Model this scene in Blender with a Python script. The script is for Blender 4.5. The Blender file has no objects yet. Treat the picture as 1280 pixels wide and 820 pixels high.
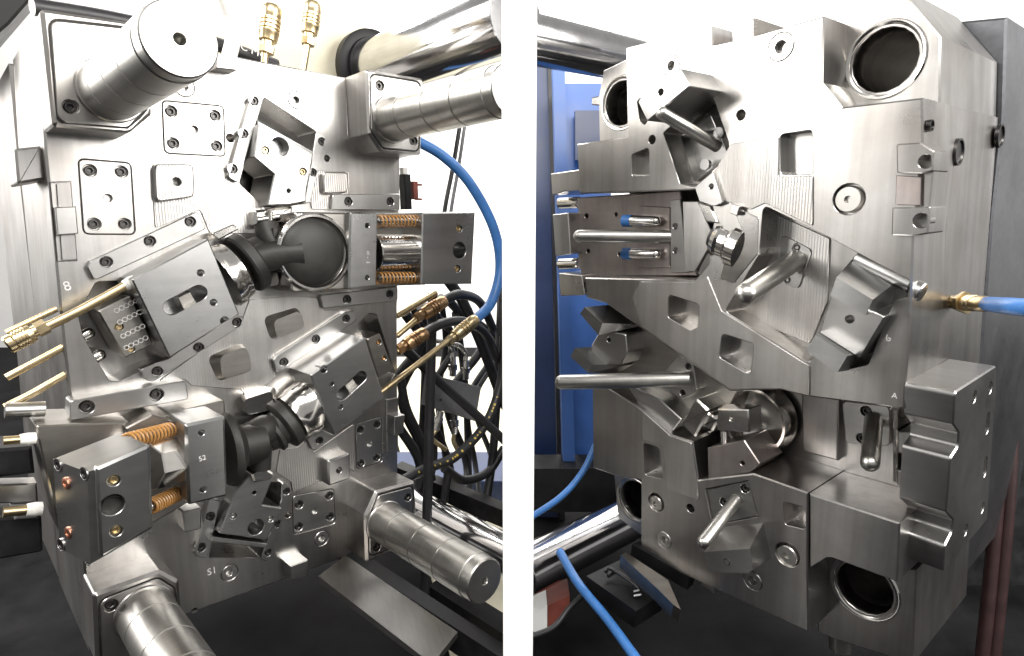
import bpy, bmesh, math, random
from mathutils import Vector, Matrix
from mathutils.geometry import tessellate_polygon
random.seed(7)
SC = bpy.context.scene
COL = SC.collection
R = math.radians

# ---------------------------------------------------------------- camera
FPX, CX, CY = 766.0, 640.0, 410.0          # focal length and centre for a 1280 x 820 frame
PITCH = R(10.4)
CAM = Vector((0.0, 0.0, 0.92))
c_r = Vector((1, 0, 0)); c_f = Vector((0, math.cos(PITCH), -math.sin(PITCH))); c_u = Vector((0, math.sin(PITCH), math.cos(PITCH)))
cd = bpy.data.cameras.new('camera'); cam = bpy.data.objects.new('camera', cd); COL.objects.link(cam)
cd.sensor_width = 36.0; cd.lens = 36.0*FPX/1280.0; cd.clip_start = 0.02; cd.clip_end = 100
cam.location = CAM; cam.rotation_euler = (R(90)-PITCH, 0, 0)
SC.camera = cam

# ---------------------------------------------------------------- light
wd = bpy.data.worlds.new('World'); SC.world = wd; wd.use_nodes = True
bgn = wd.node_tree.nodes['Background']
bgn.inputs['Color'].default_value = (1.0, 0.985, 0.96, 1); bgn.inputs['Strength'].default_value = 0.30
def area(name, loc, target, sx, sy, power, col=(1, .97, .93)):
    l = bpy.data.lights.new(name, 'AREA'); l.shape = 'RECTANGLE'; l.size = sx; l.size_y = sy; l.energy = power; l.color = col
    o = bpy.data.objects.new(name, l); COL.objects.link(o); o.location = loc
    o.rotation_euler = (Vector(target)-Vector(loc)).to_track_quat('-Z', 'Y').to_euler()
    return o
area('added_reflection_light', (2.9, -0.25, 2.2), (-0.3, 1.0, 1.0), 2.2, 1.9, 132)  # unseen lamp added so the left half's upper face reflects brightness
area('added_reflection_light', (-2.9, 0.95, 1.95), (0.4, 0.9, 1.0), 1.7, 2.0, 132)  # added lamp out of view, gives the right half its bright reflections
area('added_fill_light', (0.0, -1.3, 3.2), (0, 1.0, 0.9), 3.0, 1.2, 100)  # added fill from behind the camera, not a known fixture
area('added_fill_light', (0.0, 3.2, 3.4), (0, 4.2, 1.2), 5.0, 0.6, 150)  # unseen lamp added to wash the back wall bright
SC.view_settings.view_transform = 'Standard'
try: SC.view_settings.look = 'None'
except Exception: pass
SC.view_settings.gamma = 1.0; SC.view_settings.use_curve_mapping = False
SC.view_settings.exposure = 0.6

# ---------------------------------------------------------------- frames: a plane in the room, addressed by what the lens sees of it
def ray(px, py): return c_r*((px-CX)/FPX) + c_u*((CY-py)/FPX) + c_f
class Frame:
    def __init__(s, origin, u, v, n):
        s.o, s.u, s.v, s.n = origin, u, v, n
        s.M = Matrix(((u.x, v.x, n.x, origin.x), (u.y, v.y, n.y, origin.y), (u.z, v.z, n.z, origin.z), (0, 0, 0, 1)))
    def p(s, px, py, h=0.0):
        d = ray(px, py); o = s.o + s.n*h
        w = CAM + d*((o-CAM).dot(s.n)/d.dot(s.n)) - s.o
        return Vector((w.dot(s.u), w.dot(s.v), h))
    def ab(s, px, py, h=0.0):
        q = s.p(px, py, h); return (q.x, q.y)
    def poly(s, pts, h=0.0): return [s.ab(x, y, h) for x, y in pts]
    def world(s, q): return s.o + s.u*q[0] + s.v*q[1] + s.n*q[2]
    def px(s, q):
        d = s.world(q)-CAM; z = d.dot(c_f); return (CX+FPX*d.dot(c_r)/z, CY-FPX*d.dot(c_u)/z, z)
    def local(s, w):
        d = w-s.o; return Vector((d.dot(s.u), d.dot(s.v), d.dot(s.n)))
def frame_at(vp, ref, depth):
    n = -ray(*vp).normalized()
    v = (Vector((0, 0, 1)) - n*n.z).normalized(); u = v.cross(n)
    return Frame(CAM + ray(*ref)*depth, u, v, n)
L = frame_at((-110, 300), (300, 400), 1.0)
Q = frame_at((1600, 240), (950, 400), 0.876)
WF = Frame(Vector((0, 0, 0)), Vector((1, 0, 0)), Vector((0, 1, 0)), Vector((0, 0, 1)))
def at(px, py, depth): return CAM + ray(px, py)*depth

# ---------------------------------------------------------------- materials
MATS = {}
def new_mat(name):
    m = bpy.data.materials.new(name); m.use_nodes = True
    nt = m.node_tree; b = nt.nodes['Principled BSDF']; MATS[name] = m
    return m, nt, b
def node(nt, t, **kw):
    n = nt.nodes.new(t)
    for k, v in kw.items():
        if k in n.inputs: n.inputs[k].default_value = v
        else: setattr(n, k, v)
    return n
def ramp(nt, fac, stops):
    r = nt.nodes.new('ShaderNodeValToRGB'); nt.links.new(fac, r.inputs[0])
    els = r.color_ramp.elements
    while len(els) < len(stops): els.new(0.5)
    for e, (p, c) in zip(els, stops):
        e.position = p; e.color = (*c, 1) if len(c) == 3 else c
    return r.outputs[0]
def g(v): return (v, v, v)
def steel(name, col, rough, rvar=.1, brush=(1, 1, 1), brush_amt=.05, mill=None, stain=None, stain_amt=.35, metal=1.0, scratch=.5):
    m, nt, b = new_mat(name); ln = nt.links.new
    tc = node(nt, 'ShaderNodeTexCoord'); co = tc.outputs['Object']
    # smudges
    n1 = node(nt, 'ShaderNodeTexNoise', Scale=9.0, Detail=5.0, Roughness=.6); ln(co, n1.inputs['Vector'])
    n3 = node(nt, 'ShaderNodeTexNoise', Scale=120.0, Detail=6.0, Roughness=.7); ln(co, n3.inputs['Vector'])
    # grinding lines
    mp = node(nt, 'ShaderNodeMapping'); mp.inputs['Scale'].default_value = brush; ln(co, mp.inputs['Vector'])
    n2 = node(nt, 'ShaderNodeTexNoise', Scale=60.0, Detail=3.0, Roughness=.6); ln(mp.outputs[0], n2.inputs['Vector'])
    dark = tuple(c*.84 for c in col); lite = tuple(min(1, c*1.07) for c in col)
    c1 = ramp(nt, n1.outputs[0], [(.28, dark), (.5, col), (.75, lite)])
    mx = node(nt, 'ShaderNodeMix', data_type='RGBA', blend_type='MULTIPLY'); mx.inputs['Factor'].default_value = scratch
    c2 = ramp(nt, n3.outputs[0], [(.3, g(.82)), (.55, g(1.0))]); ln(c1, mx.inputs['A']); ln(c2, mx.inputs['B'])
    mz = node(nt, 'ShaderNodeMix', data_type='RGBA', blend_type='MULTIPLY'); mz.inputs['Factor'].default_value = .55 if mill or stain else .3
    ln(mx.outputs['Result'], mz.inputs['A']); ln(ramp(nt, n2.outputs[0], [(.35, g(.70)), (.6, g(1.0))]), mz.inputs['B'])
    out = mz.outputs['Result']
    if stain:
        n4 = node(nt, 'ShaderNodeTexNoise', Scale=8.0, Detail=4.0, Roughness=.55); ln(co, n4.inputs['Vector'])
        f = ramp(nt, n4.outputs[0], [(.45, g(0)), (.80, g(stain_amt))])
        m2 = node(nt, 'ShaderNodeMix', data_type='RGBA'); ln(f, m2.inputs['Factor']); ln(out, m2.inputs['A']); m2.inputs['B'].default_value = (*stain, 1)
        out = m2.outputs['Result']
    ln(out, b.inputs['Base Color'])
    ad = node(nt, 'ShaderNodeMath', operation='MULTIPLY_ADD'); ln(n1.outputs[0], ad.inputs[0]); ad.inputs[1].default_value = rvar*2; ad.inputs[2].default_value = rough-rvar
    ad2 = node(nt, 'ShaderNodeMath', operation='MULTIPLY_ADD'); ln(n3.outputs[0], ad2.inputs[0]); ad2.inputs[1].default_value = rvar*.3; ln(ad.outputs[0], ad2.inputs[2])
    rsock = ad2.outputs[0]
    bp = node(nt, 'ShaderNodeBump', Strength=brush_amt, Distance=.002); ln(n2.outputs[0], bp.inputs['Height'])
    nrm = bp.outputs[0]
    if mill:
        wv = node(nt, 'ShaderNodeTexWave', Scale=mill, Distortion=.6, Detail=1.5); wv.bands_direction = 'X'; ln(co, wv.inputs['Vector'])
        bp2 = node(nt, 'ShaderNodeBump', Strength=.17, Distance=.0010); ln(wv.outputs[0], bp2.inputs['Height']); ln(nrm, bp2.inputs['Normal']); nrm = bp2.outputs[0]
        ad3 = node(nt, 'ShaderNodeMath', operation='MULTIPLY_ADD'); ln(wv.outputs[0], ad3.inputs[0]); ad3.inputs[1].default_value = .12; ln(rsock, ad3.inputs[2]); rsock = ad3.outputs[0]
    ln(rsock, b.inputs['Roughness']); ln(nrm, b.inputs['Normal'])
    b.inputs['Metallic'].default_value = metal
    return m
def paint(name, col, rough=.4, metal=0.0, var=.15, bump=.02, scale=30.0, spec=.5):
    m, nt, b = new_mat(name); ln = nt.links.new
    tc = node(nt, 'ShaderNodeTexCoord')
    n1 = node(nt, 'ShaderNodeTexNoise', Scale=scale, Detail=5.0, Roughness=.6); ln(tc.outputs['Object'], n1.inputs['Vector'])
    ln(ramp(nt, n1.outputs[0], [(.3, tuple(c*(1-var*2) for c in col)), (.7, tuple(min(1, c*(1+var)) for c in col))]), b.inputs['Base Color'])
    ad = node(nt, 'ShaderNodeMath', operation='MULTIPLY_ADD'); ln(n1.outputs[0], ad.inputs[0]); ad.inputs[1].default_value = .3; ad.inputs[2].default_value = rough-.15
    ln(ad.outputs[0], b.inputs['Roughness'])
    bp = node(nt, 'ShaderNodeBump', Strength=bump*5, Distance=.001); ln(n1.outputs[0], bp.inputs['Height']); ln(bp.outputs[0], b.inputs['Normal'])
    b.inputs['Metallic'].default_value = metal; b.inputs['Specular IOR Level'].default_value = spec
    return m
PLATE = steel('mould_plate_steel', (.50, .49, .475), .28, rvar=.05, scratch=.2, brush=(1, .03, 1), brush_amt=.012, stain=(.30, .25, .21), stain_amt=.5)
PLATEB = steel('mould_plate_steel_shaded', (.42, .41, .40), .31, rvar=.05, scratch=.25, brush=(1, .03, 1), brush_amt=.015, stain=(.25, .20, .17), stain_amt=.55)  # darker copy of the plate steel, lower parts' shade put into its colour
MILL = steel('milled_steel', (.52, .51, .495), .29, rvar=.05, scratch=.25, brush=(1, .03, 1), brush_amt=.02, mill=78.0, stain=(.42, .34, .27), stain_amt=.4)
GROUND = steel('ground_slider_steel', (.44, .44, .435), .28, rvar=.05, brush=(.06, 1, 1), brush_amt=.02, scratch=.2)
GROUND2 = steel('worn_slider_steel', (.40, .385, .36), .30, rvar=.06, brush=(.06, 1, 1), brush_amt=.025, scratch=.3, stain=(.26, .20, .15), stain_amt=.4)
RAIL = steel('rail_steel', (.46, .455, .445), .29, rvar=.06, brush=(.1, 1, 1), brush_amt=.02, scratch=.2)
POLISH = steel('polished_steel', (.70, .68, .65), .14, rvar=.05, brush=(.2, 1, 1), brush_amt=.02, scratch=.35)
PIN = steel('hardened_pin_steel', (.50, .49, .465), .31, rvar=.06, brush=(.3, .3, 3), brush_amt=.004, scratch=.2)
RUSTY = steel('stained_pocket_steel', (.44, .40, .385), .34, brush=(1, .05, 1), brush_amt=.05, stain=(.30, .20, .17), stain_amt=.5)
SCREW = steel('black_oxide_screw', (.085, .082, .08), .34, rvar=.08, brush_amt=.02)
CLAMPST = steel('clamping_plate_steel', (.20, .205, .22), .34, rvar=.05, brush_amt=.03)
DARKST = steel('dark_steel', (.10, .10, .105), .36, brush_amt=.05)
TIE = steel('chromed_tie_bar', (.62, .615, .62), .12, rvar=.05, brush=(1, 1, .04), brush_amt=.012, scratch=.25)
BRASS = steel('brass', (.56, .45, .27), .30, rvar=.06, brush_amt=.02, scratch=.4)
BRONZE = steel('bronze_coupling', (.46, .30, .17), .32, rvar=.06, brush_amt=.03, scratch=.5)
COPPER = steel('copper_plug', (.55, .27, .18), .35, brush_amt=.03)
BLACK = paint('black_moulded_plastic', (.022, .021, .019), .48, var=.2, spec=.4)
RUBBER = paint('black_rubber_hose', (.016, .016, .018), .42, var=.2)
BLUEH = paint('blue_hose', (.045, .17, .46), .38, var=.1)
BLUEP = paint('blue_painted_steel', (.042, .12, .37), .34, var=.12, scale=6)
NAVY = paint('dark_blue_painted_steel', (.016, .036, .11), .34, var=.15, scale=6)
ORANGE = paint('orange_spring_paint', (.36, .18, .055), .35, var=.1)
WHITE = paint('white_wall_paint', (.86, .86, .85), .6, var=.02, scale=4)
CREAM = paint('cream_floor', (.62, .58, .45), .5, var=.1, scale=10)
BED = paint('oily_black_bed', (.010, .010, .011), .6, var=.4, scale=5, bump=.06, spec=.03)
BLKMET = paint('black_machine_paint', (.010, .010, .011), .45, var=.3, spec=.25)
GREYBOX = paint('grey_manifold_paint', (.20, .20, .205), .45, var=.1)
REDP = paint('red_plastic', (.20, .05, .035), .5)
DRED = paint('dark_red_hose', (.020, .008, .008), .55, spec=.2)
PTFE = paint('white_sealing_tape', (.75, .74, .70), .6, var=.1, bump=.2, scale=80)
JOINT_SHADE = paint('painted_joint_shade', (.012, .011, .010), .45, var=.3, spec=.3)  # near-black colour standing in for shade inside the joint gaps
PRINT = paint('engraved_mark', (.62, .61, .59), .6)
YELLOW = paint('yellow_hose_print', (.62, .46, .08), .5)

# ---------------------------------------------------------------- mesh helpers (all return verts, faces)
def area2(p): return sum(p[i][0]*p[(i+1) % len(p)][1]-p[(i+1) % len(p)][0]*p[i][1] for i in range(len(p)))*.5
def ccw(p): return list(p) if area2(p) > 0 else list(reversed(p))
def offset(p, d):                       # positive = outward for ccw
    out = []; n = len(p)
    for i in range(n):
        a, b, c = Vector(p[i-1]), Vector(p[i]), Vector(p[(i+1) % n])
        e1 = (b-a); e2 = (c-b)
        if e1.length < 1e-9 or e2.length < 1e-9: out.append(tuple(b)); continue
        e1.normalize(); e2.normalize()
        n1 = Vector((e1.y, -e1.x)); n2 = Vector((e2.y, -e2.x))
        m = n1+n2; k = max(.35, 1+n1.dot(n2))
        out.append(tuple(b+m*(d/k)))
    return out
def rounded(p, r, seg=4):
    if r <= 0: return list(p)
    p = ccw(p); out = []; n = len(p)
    for i in range(n):
        a, b, c = Vector(p[i-1]), Vector(p[i]), Vector(p[(i+1) % n])
        d1 = (a-b); d2 = (c-b); l1, l2 = d1.length, d2.length
        if l1 < 1e-7 or l2 < 1e-7: continue
        d1 /= l1; d2 /= l2
        ang = math.acos(max(-1, min(1, d1.dot(d2))))
        if ang > 2.9: out.append(tuple(b)); continue
        t = min(r/math.tan(ang/2), l1*.45, l2*.45)
        s, e = b+d1*t, b+d2*t
        for k in range(seg+1):
            f = k/seg
            out.append(tuple(s*(1-f)**2 + b*2*f*(1-f) + e*f*f))
    return out
def circle(c, r, n=18): return [(c[0]+r*math.cos(2*math.pi*k/n), c[1]+r*math.sin(2*math.pi*k/n)) for k in range(n)]
def stadium(a, b, r, n=8):
    a, b = Vector(a), Vector(b); t = math.atan2(b.y-a.y, b.x-a.x); out = []
    for k in range(n+1):
        x = t-math.pi/2+math.pi*k/n; out.append((b.x+r*math.cos(x), b.y+r*math.sin(x)))
    for k in range(n+1):
        x = t+math.pi/2+math.pi*k/n; out.append((a.x+r*math.cos(x), a.y+r*math.sin(x)))
    return out
def prism(out2, h0, h1, bevel=.0012, holes=()):
    """slab with real recesses; a hole of depth None goes right through"""
    o = ccw(out2); n = len(o); V = []; F = []
    V += [(x, y, h0) for x, y in o]
    if bevel > 0:
        V += [(x, y, h1-bevel) for x, y in o]; V += [(x, y, h1) for x, y in offset(o, -bevel)]; rings = 3
    else:
        V += [(x, y, h1) for x, y in o]; rings = 2
    for r in range(rings-1):
        for i in range(n):
            j = (i+1) % n; F.append([r*n+i, r*n+j, (r+1)*n+j, (r+1)*n+i])
    top = list(range((rings-1)*n, rings*n))
    bl = [[Vector(V[i]) for i in range(n)]]; bi = list(range(n))
    if not holes: F.append(top)
    else:
        loops = [[Vector(V[i]) for i in top]]; idx = list(top)
        for hp, dep in holes:
            hp = ccw(hp); m = len(hp); s = len(V); th = dep is None
            dep = h1-h0 if th else dep; c = min(.0007, dep*.3)
            V += [(x, y, h1) for x, y in offset(hp, c)]; V += [(x, y, h1-c) for x, y in hp]; V += [(x, y, h1-dep) for x, y in hp]
            for r in range(2):
                for i in range(m):
                    j = (i+1) % m; F.append([s+r*m+j, s+r*m+i, s+(r+1)*m+i, s+(r+1)*m+j])
            if th: bl.append([Vector(V[s+2*m+i]) for i in range(m)]); bi += [s+2*m+i for i in range(m)]
            else: F.append([s+2*m+i for i in range(m)])
            loops.append([Vector(V[s+i]) for i in range(m)]); idx += [s+i for i in range(m)]
        for t in tessellate_polygon(loops): F.append([idx[k] for k in t])
    if len(bl) > 1:
        for t in tessellate_polygon(bl): F.append([bi[k] for k in t])
    else: F.append(list(range(n))[::-1])
    return V, F
def loft(A, B):
    n = len(A); V = [tuple(x) for x in A]+[tuple(x) for x in B]
    F = [list(range(n))[::-1], [n+i for i in range(n)]]
    for i in range(n):
        j = (i+1) % n; F.append([i, j, n+j, n+i])
    return V, F
def basis(d):
    d = d.normalized(); a = Vector((0, 0, 1)) if abs(d.z) < .9 else Vector((1, 0, 0))
    x = d.cross(a).normalized(); return x, d.cross(x).normalized(), d
def lathe(p0, p1, prof, n=32):
    p0, p1 = Vector(p0), Vector(p1); x, y, d = basis(p1-p0); V = []; F = []; prev = None
    for t, r in prof:
        if r <= 1e-6: V.append(tuple(p0+d*t)); ring = [len(V)-1]
        else:
            s = len(V)
            for k in range(n):
                a = 2*math.pi*k/n; V.append(tuple(p0+d*t+x*(r*math.cos(a))+y*(r*math.sin(a))))
            ring = list(range(s, s+n))
        if prev:
            if len(prev) == 1 and len(ring) > 1:
                for k in range(n): F.append([prev[0], ring[(k+1) % n], ring[k]])
            elif len(ring) == 1 and len(prev) > 1:
                for k in range(n): F.append([prev[k], prev[(k+1) % n], ring[0]])
            elif len(ring) > 1:
                for k in range(n): F.append([prev[k], prev[(k+1) % n], ring[(k+1) % n], ring[k]])
        prev = ring
    return V, F
def cylp(length, r, ch=.0015): return [(0, 0), (0, r-ch), (ch, r), (length-ch, r), (length, r-ch), (length, 0)]
def catmull(pts, seg=8):
    P = [Vector(p) for p in pts]
    if len(P) < 3: return P
    P = [P[0]*2-P[1]]+P+[P[-1]*2-P[-2]]; out = []
    for i in range(1, len(P)-2):
        for k in range(seg):
            t = k/seg; a, b, c, d = P[i-1:i+3]
            out.append(((b*2)+(c-a)*t+(a*2-b*5+c*4-d)*t*t+(b*3-a-c*3+d)*t**3)*.5)
    out.append(P[-2]); return out
def tube(pts, r, n=12, cap=True):
    P = [Vector(p) for p in pts]; V = []; F = []; x = None
    for i, p in enumerate(P):
        d = (P[min(i+1, len(P)-1)]-P[max(i-1, 0)]).normalized()
        if x is None: x, y, _ = basis(d)
        else:
            x = (x-d*x.dot(d)).normalized(); y = d.cross(x)
        for k in range(n):
            a = 2*math.pi*k/n; V.append(tuple(p+x*(r*math.cos(a))+y*(r*math.sin(a))))
        if i:
            s = (i-1)*n
            for k in range(n): F.append([s+k, s+(k+1) % n, s+n+(k+1) % n, s+n+k])
    if cap: F.append(list(range(n))[::-1]); F.append([len(V)-n+k for k in range(n)])
    return V, F
def helix(p0, p1, Rr, r, turns, n=14):
    p0, p1 = Vector(p0), Vector(p1); x, y, d = basis(p1-p0); ln = (p1-p0).length; pts = []
    for k in range(int(turns*n)+1):
        a = 2*math.pi*k/n; pts.append(p0+d*(ln*k/(turns*n))+x*(Rr*math.cos(a))+y*(Rr*math.sin(a)))
    return tube(pts, r, 6)
def join(*gs):
    V = []; F = []
    for v, f in gs:
        s = len(V); V += list(v); F += [[i+s for i in q] for q in f]
    return V, F
def mesh_of(geo, mat, off=Vector((0, 0, 0)), ang=32):
    V, F = geo
    me = bpy.data.meshes.new('m'); me.from_pydata([tuple(Vector(v)-off) for v in V], [], F)
    bm = bmesh.new(); bm.from_mesh(me); bmesh.ops.recalc_face_normals(bm, faces=bm.faces); bm.to_mesh(me); bm.free()
    me.polygons.foreach_set('use_smooth', [True]*len(me.polygons)); me.set_sharp_from_angle(angle=R(ang))
    me.materials.append(mat); return me
class Thing:
    def __init__(s, name, label, cat, fr, px=0, py=0, h=0.0, group=None, at=None):
        s.fr = fr; s.off = Vector(at) if at is not None else fr.p(px, py, h)
        e = bpy.data.objects.new(name, None); COL.objects.link(e); e.empty_display_size = .03
        e.matrix_world = fr.M @ Matrix.Translation(s.off)
        e['label'] = label; e['category'] = cat
        if group: e['group'] = group
        s.e = e
    def part(s, name, geo, mat, parent=None, label=None, ang=32):
        o = bpy.data.objects.new(name, mesh_of(geo, mat, s.off, ang)); COL.objects.link(o); o.parent = parent or s.e
        if label: o['label'] = label
        return o
def solo(name, label, cat, fr, geo, mat, group=None, kind=None, ang=32):
    V = geo[0]; off = Vector((sum(v[0] for v in V)/len(V), sum(v[1] for v in V)/len(V), sum(v[2] for v in V)/len(V)))
    o = bpy.data.objects.new(name, mesh_of(geo, mat, off, ang)); COL.objects.link(o)
    o.matrix_world = fr.M @ Matrix.Translation(off)
    if kind: o['kind'] = kind
    if label: o['label'] = label
    if cat: o['category'] = cat
    if group: o['group'] = group
    return o
def box(c, s):
    x, y, z = c; a, b, d = s[0]/2, s[1]/2, s[2]/2
    q = [(x-a, y-b), (x+a, y-b), (x+a, y+b), (x-a, y+b)]
    return prism(q, z-d, z+d, min(.003, min(s)*.1))
# socket head screw, mesh shared by size
SCR = {}
def screw_mesh(r, mat=None):
    mat = mat or SCREW; key = (round(r, 4), mat.name)
    if key not in SCR:
        rh = r*.80; n = 18; top = -r*.25
        hexa = [(r*.43*math.cos(math.pi/3*k+.3), r*.43*math.sin(math.pi/3*k+.3)) for k in range(6)]
        SCR[key] = mesh_of(prism(circle((0, 0), rh, n), -r*1.1, top, r*.12, [(hexa, r*.5)]), mat)
    return SCR[key]
def put_screw(T, parent, q, r, mat=None):
    o = bpy.data.objects.new('screw', screw_mesh(r, mat)); COL.objects.link(o); o.parent = parent
    o.location = Vector(q)-T.off; o.rotation_euler = (0, 0, random.uniform(0, 1)); return o
def plate(T, name, pts, h0, h1, mat, parent=None, rnd=0.0, bevel=.0012, screws=(), sr=.0085, holes=(), pockets=(), smat=None, label=None, fr=None):
    """slab whose front outline is seen at pts; holes (px,py,radius,depth); pockets (pts,depth,rounding)"""
    fr = fr or T.fr; H = []
    for x, y in screws: H.append((circle(fr.ab(x, y, h1), sr), sr*1.15))
    for x, y, r, d in holes: H.append((circle(fr.ab(x, y, h1), r), d))
    for q, d, rr in pockets: H.append((rounded(q if isinstance(q[0], Vector) else fr.poly(q, h1), rr), d))
    o = T.part(name, prism(rounded(fr.poly(pts, h1), rnd), h0, h1, bevel, H), mat, parent, label)
    for x, y in screws: put_screw(T, o, fr.p(x, y, h1), sr, smat)
    return o
def insert(T, name, pts, mat, parent=None, rnd=.006, proud=.0012, depth=.006, **kw):
    return plate(T, name, pts, -depth+.0004, proud, mat, parent, rnd, bevel=.0008, **kw)
def rod(T, name, a, b, r, mat, parent=None, n=20, prof=None, ch=.0015, fr=None):
    fr = fr or T.fr; p, q = fr.p(*a), fr.p(*b); ln = (q-p).length
    return T.part(name, lathe(p, q, prof(ln) if prof else cylp(ln, r, ch), n), mat, parent)
def round_tip(r):
    def f(ln):
        out = [(0, 0), (0, r)]
        out += [(ln-r, r)]
        for k in range(1, 7): a = k/6*math.pi/2; out.append((ln-r+r*math.sin(a), r*math.cos(a) if k < 6 else 0))
        return out
    return f
def bush(T, parent, x, y, h, r, hr, mat=None):
    p = T.fr.p(x, y, h)
    prof = [(0, hr), (.008, hr), (.0085, hr+.0006), (.0085, r-.001), (.0075, r), (0, r)]
    o = T.part('bushing', lathe(p-Vector((0, 0, .008)), p+Vector((0, 0, .001)), prof, 24), mat or RAIL, parent); return o
def stamp(T, text, px, py, h, size, rot=0.0, parent=None, mat=None, fr=None, name='engraved_lettering'):
    fr = fr or T.fr
    cu = bpy.data.curves.new('t', 'FONT'); cu.body = text; cu.size = size; cu.align_x = 'CENTER'; cu.align_y = 'CENTER'; cu.extrude = .00015
    tmp = bpy.data.objects.new('t', cu); COL.objects.link(tmp)
    me = bpy.data.meshes.new_from_object(tmp.evaluated_get(bpy.context.evaluated_depsgraph_get())); bpy.data.objects.remove(tmp); bpy.data.curves.remove(cu)
    me.materials.clear(); me.materials.append(mat or PRINT)
    o = bpy.data.objects.new(name, me); COL.objects.link(o); o.parent = parent or T.e
    q = Matrix.Translation(fr.p(px, py, h+.0002)) @ Matrix.Rotation(rot, 4, 'Z')
    if fr is not T.fr: q = T.fr.M.inverted() @ fr.M @ q
    o.matrix_local = Matrix.Translation(-T.off) @ q
    return o

# ================================================================ LEFT MOULD HALF (with guide pins)
T = Thing('mould_half', 'large steel mould half with four long grooved guide pins and black moulded pipes on it', 'mould', L, 290, 745, 0)
wear = [  # outline, screws, centre hole
 ([(203, 126), (279, 133), (281, 195), (206, 191)], [(214, 139), (269, 144.5), (216.5, 179), (271, 182.5)], (243, 161.5)),
 ([(98.5, 199), (163, 204), (168.5, 292.5), (105, 292)], [(112.5, 213), (152, 214.5), (118, 280), (156, 280)], (135, 247.5)),
 ([(366, 620), (417, 611), (419, 654), (367, 668)], [(373.8, 631), (411.5, 620), (412.7, 646), (373.5, 658.6)], (393.4, 639)),
 ([(445, 530), (477, 521), (478, 577), (446, 586)], [(451, 537), (471.5, 530.5), (471, 572), (451.5, 579)], (461.5, 555))]
bushes = [(230, 108, .0145), (370, 125, .0140), (287, 716, .0135), (402, 673, .0140)]
pk = []
for o, s, c in wear:
    pk.append(([Vector(v) for v in offset(ccw(rounded(L.poly(o), .007)), .0011)], .006, 0))
top_pocket = [(330, 121), (395, 164), (389, 190), (381, 254), (333, 262), (299, 229)]
mid_pocket = [(98, 393), (104, 420), (122, 452), (137, 476), (150, 477), (175, 464), (212, 449), (165, 350), (120, 352)]
lr_pocket = [(447, 405), (462, 391), (471, 393), (494, 466), (479, 494), (455, 424)]
bot_pocket = [(277, 627), (297, 600), (350, 603), (351, 622), (326, 697), (261, 697)]
pk += [(top_pocket, .07, .004), (mid_pocket, .06, .008), (lr_pocket, .05, .004), (bot_pocket, .07, .004)]
base_out = [(46, 22), (278, 67), (433, 97), (436, 168), (501, 186), (500, 245), (497, 390), (498, 655), (431, 697), (227, 771), (112, 815), (100, 640), (90, 525), (75, 390), (62, 250), (56, 190)]
T.part('support_plate', prism(L.poly([(40, 26), (433, 97), (490, 190), (490, 650), (431, 690), (112, 810), (90, 525), (54, 190)], 0), -.62, -.262, .003), PLATEB)
base = plate(T, 'base_plate', base_out, -.26, 0, PLATE, bevel=.003,
             holes=[(x, y, r+.0006, .009) for x, y, r in bushes]+[(288, 172.5, .0065, .03), (409, 198, .0055, .03), (360, 644, .0055, .02), (243, 763, .004, .02)], pockets=pk)
for x, y, r in bushes: bush(T, base, x, y, 0, r, r*.42)
for o, s, c in wear:
    wp = insert(T, 'wear_plate', o, RAIL if o[0][0] > 300 else PLATE, rnd=.007, screws=s, sr=.0082, holes=[(c[0], c[1], .0052, .012)])
    T.part('joint_shade', prism(offset(ccw(rounded(L.poly(o), .007)), .0010), -.0052, -.0006, 0, [(offset(ccw(rounded(L.poly(o), .007)), -.0015), None)]), JOINT_SHADE, wp)  # dark ring painted as the shade in the gap round the plate
# milled face patches
M1 = [(192, 256), (190.5, 205), (287, 206.5), (299, 231), (331, 264), (318, 283), (332, 293), (262, 291), (250, 262), (194, 286)]
M2 = [(302, 402), (312, 374), (366, 370), (399, 372), (405, 388), (430, 388.5), (345, 440), (340, 455), (346, 470), (312, 498), (300, 487), (239, 482), (231, 474), (194, 479)]
M3 = [(396, 213), (437, 214), (437, 241), (413, 262), (390, 262), (387, 250)]
M4 = [(350, 562), (372, 560), (384, 550), (392, 566), (416, 549), (443, 530), (444, 590), (412, 570), (405, 600), (366, 616), (364, 603), (345, 590)]
for q in (M1, M2, M3, M4): plate(T, 'milled_face', q, -.001, .002, MILL, rnd=.004, bevel=.0008)
# shut off pads
def pad(outer, inner, h, mat=MILL, hole=None):
    A = [L.p(x, y, .0015) for x, y in outer]; a2 = rounded(ccw([(v.x, v.y) for v in A]), .012, 4)
    B = [L.p(x, y, h) for x, y in inner]; b2 = rounded(ccw([(v.x, v.y) for v in B]), .011, 4)
    return T.part('shut_off_pad', loft([(x, y, .0012) for x, y in a2], [(x, y, h) for x, y in b2]), mat, ang=25)
pad([(328, 396), (372, 383), (383, 408), (338, 426)], [(342, 401), (375, 388), (382, 409), (346, 424)], .016, GROUND2)
pad([(258, 446), (304, 427), (317, 463), (272, 477)], [(275, 446), (308, 432), (316, 462), (278, 475)], .018, GROUND2)
plate(T, 'shut_off_pad', [(193, 205), (242, 205), (243, 246), (195, 253)], .0015, .014, MILL, rnd=.008, bevel=.002, holes=[(221, 227, .0062, .012)])
plate(T, 'shut_off_pad', [(404, 214), (436, 215), (435, 241), (404, 243)], .0015, .014, MILL, rnd=.008, bevel=.003)
plate(T, 'stop_block', [(410, 576), (437.5, 566), (438, 598.5), (411, 608)], 0, .026, RAIL, rnd=.004, bevel=.003, holes=[(424, 588, .006, .02)])
plate(T, 'stop_block', [(363, 708), (385, 700), (385, 720), (363, 726)], -.01, .03, RAIL, bevel=.0015)
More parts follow.
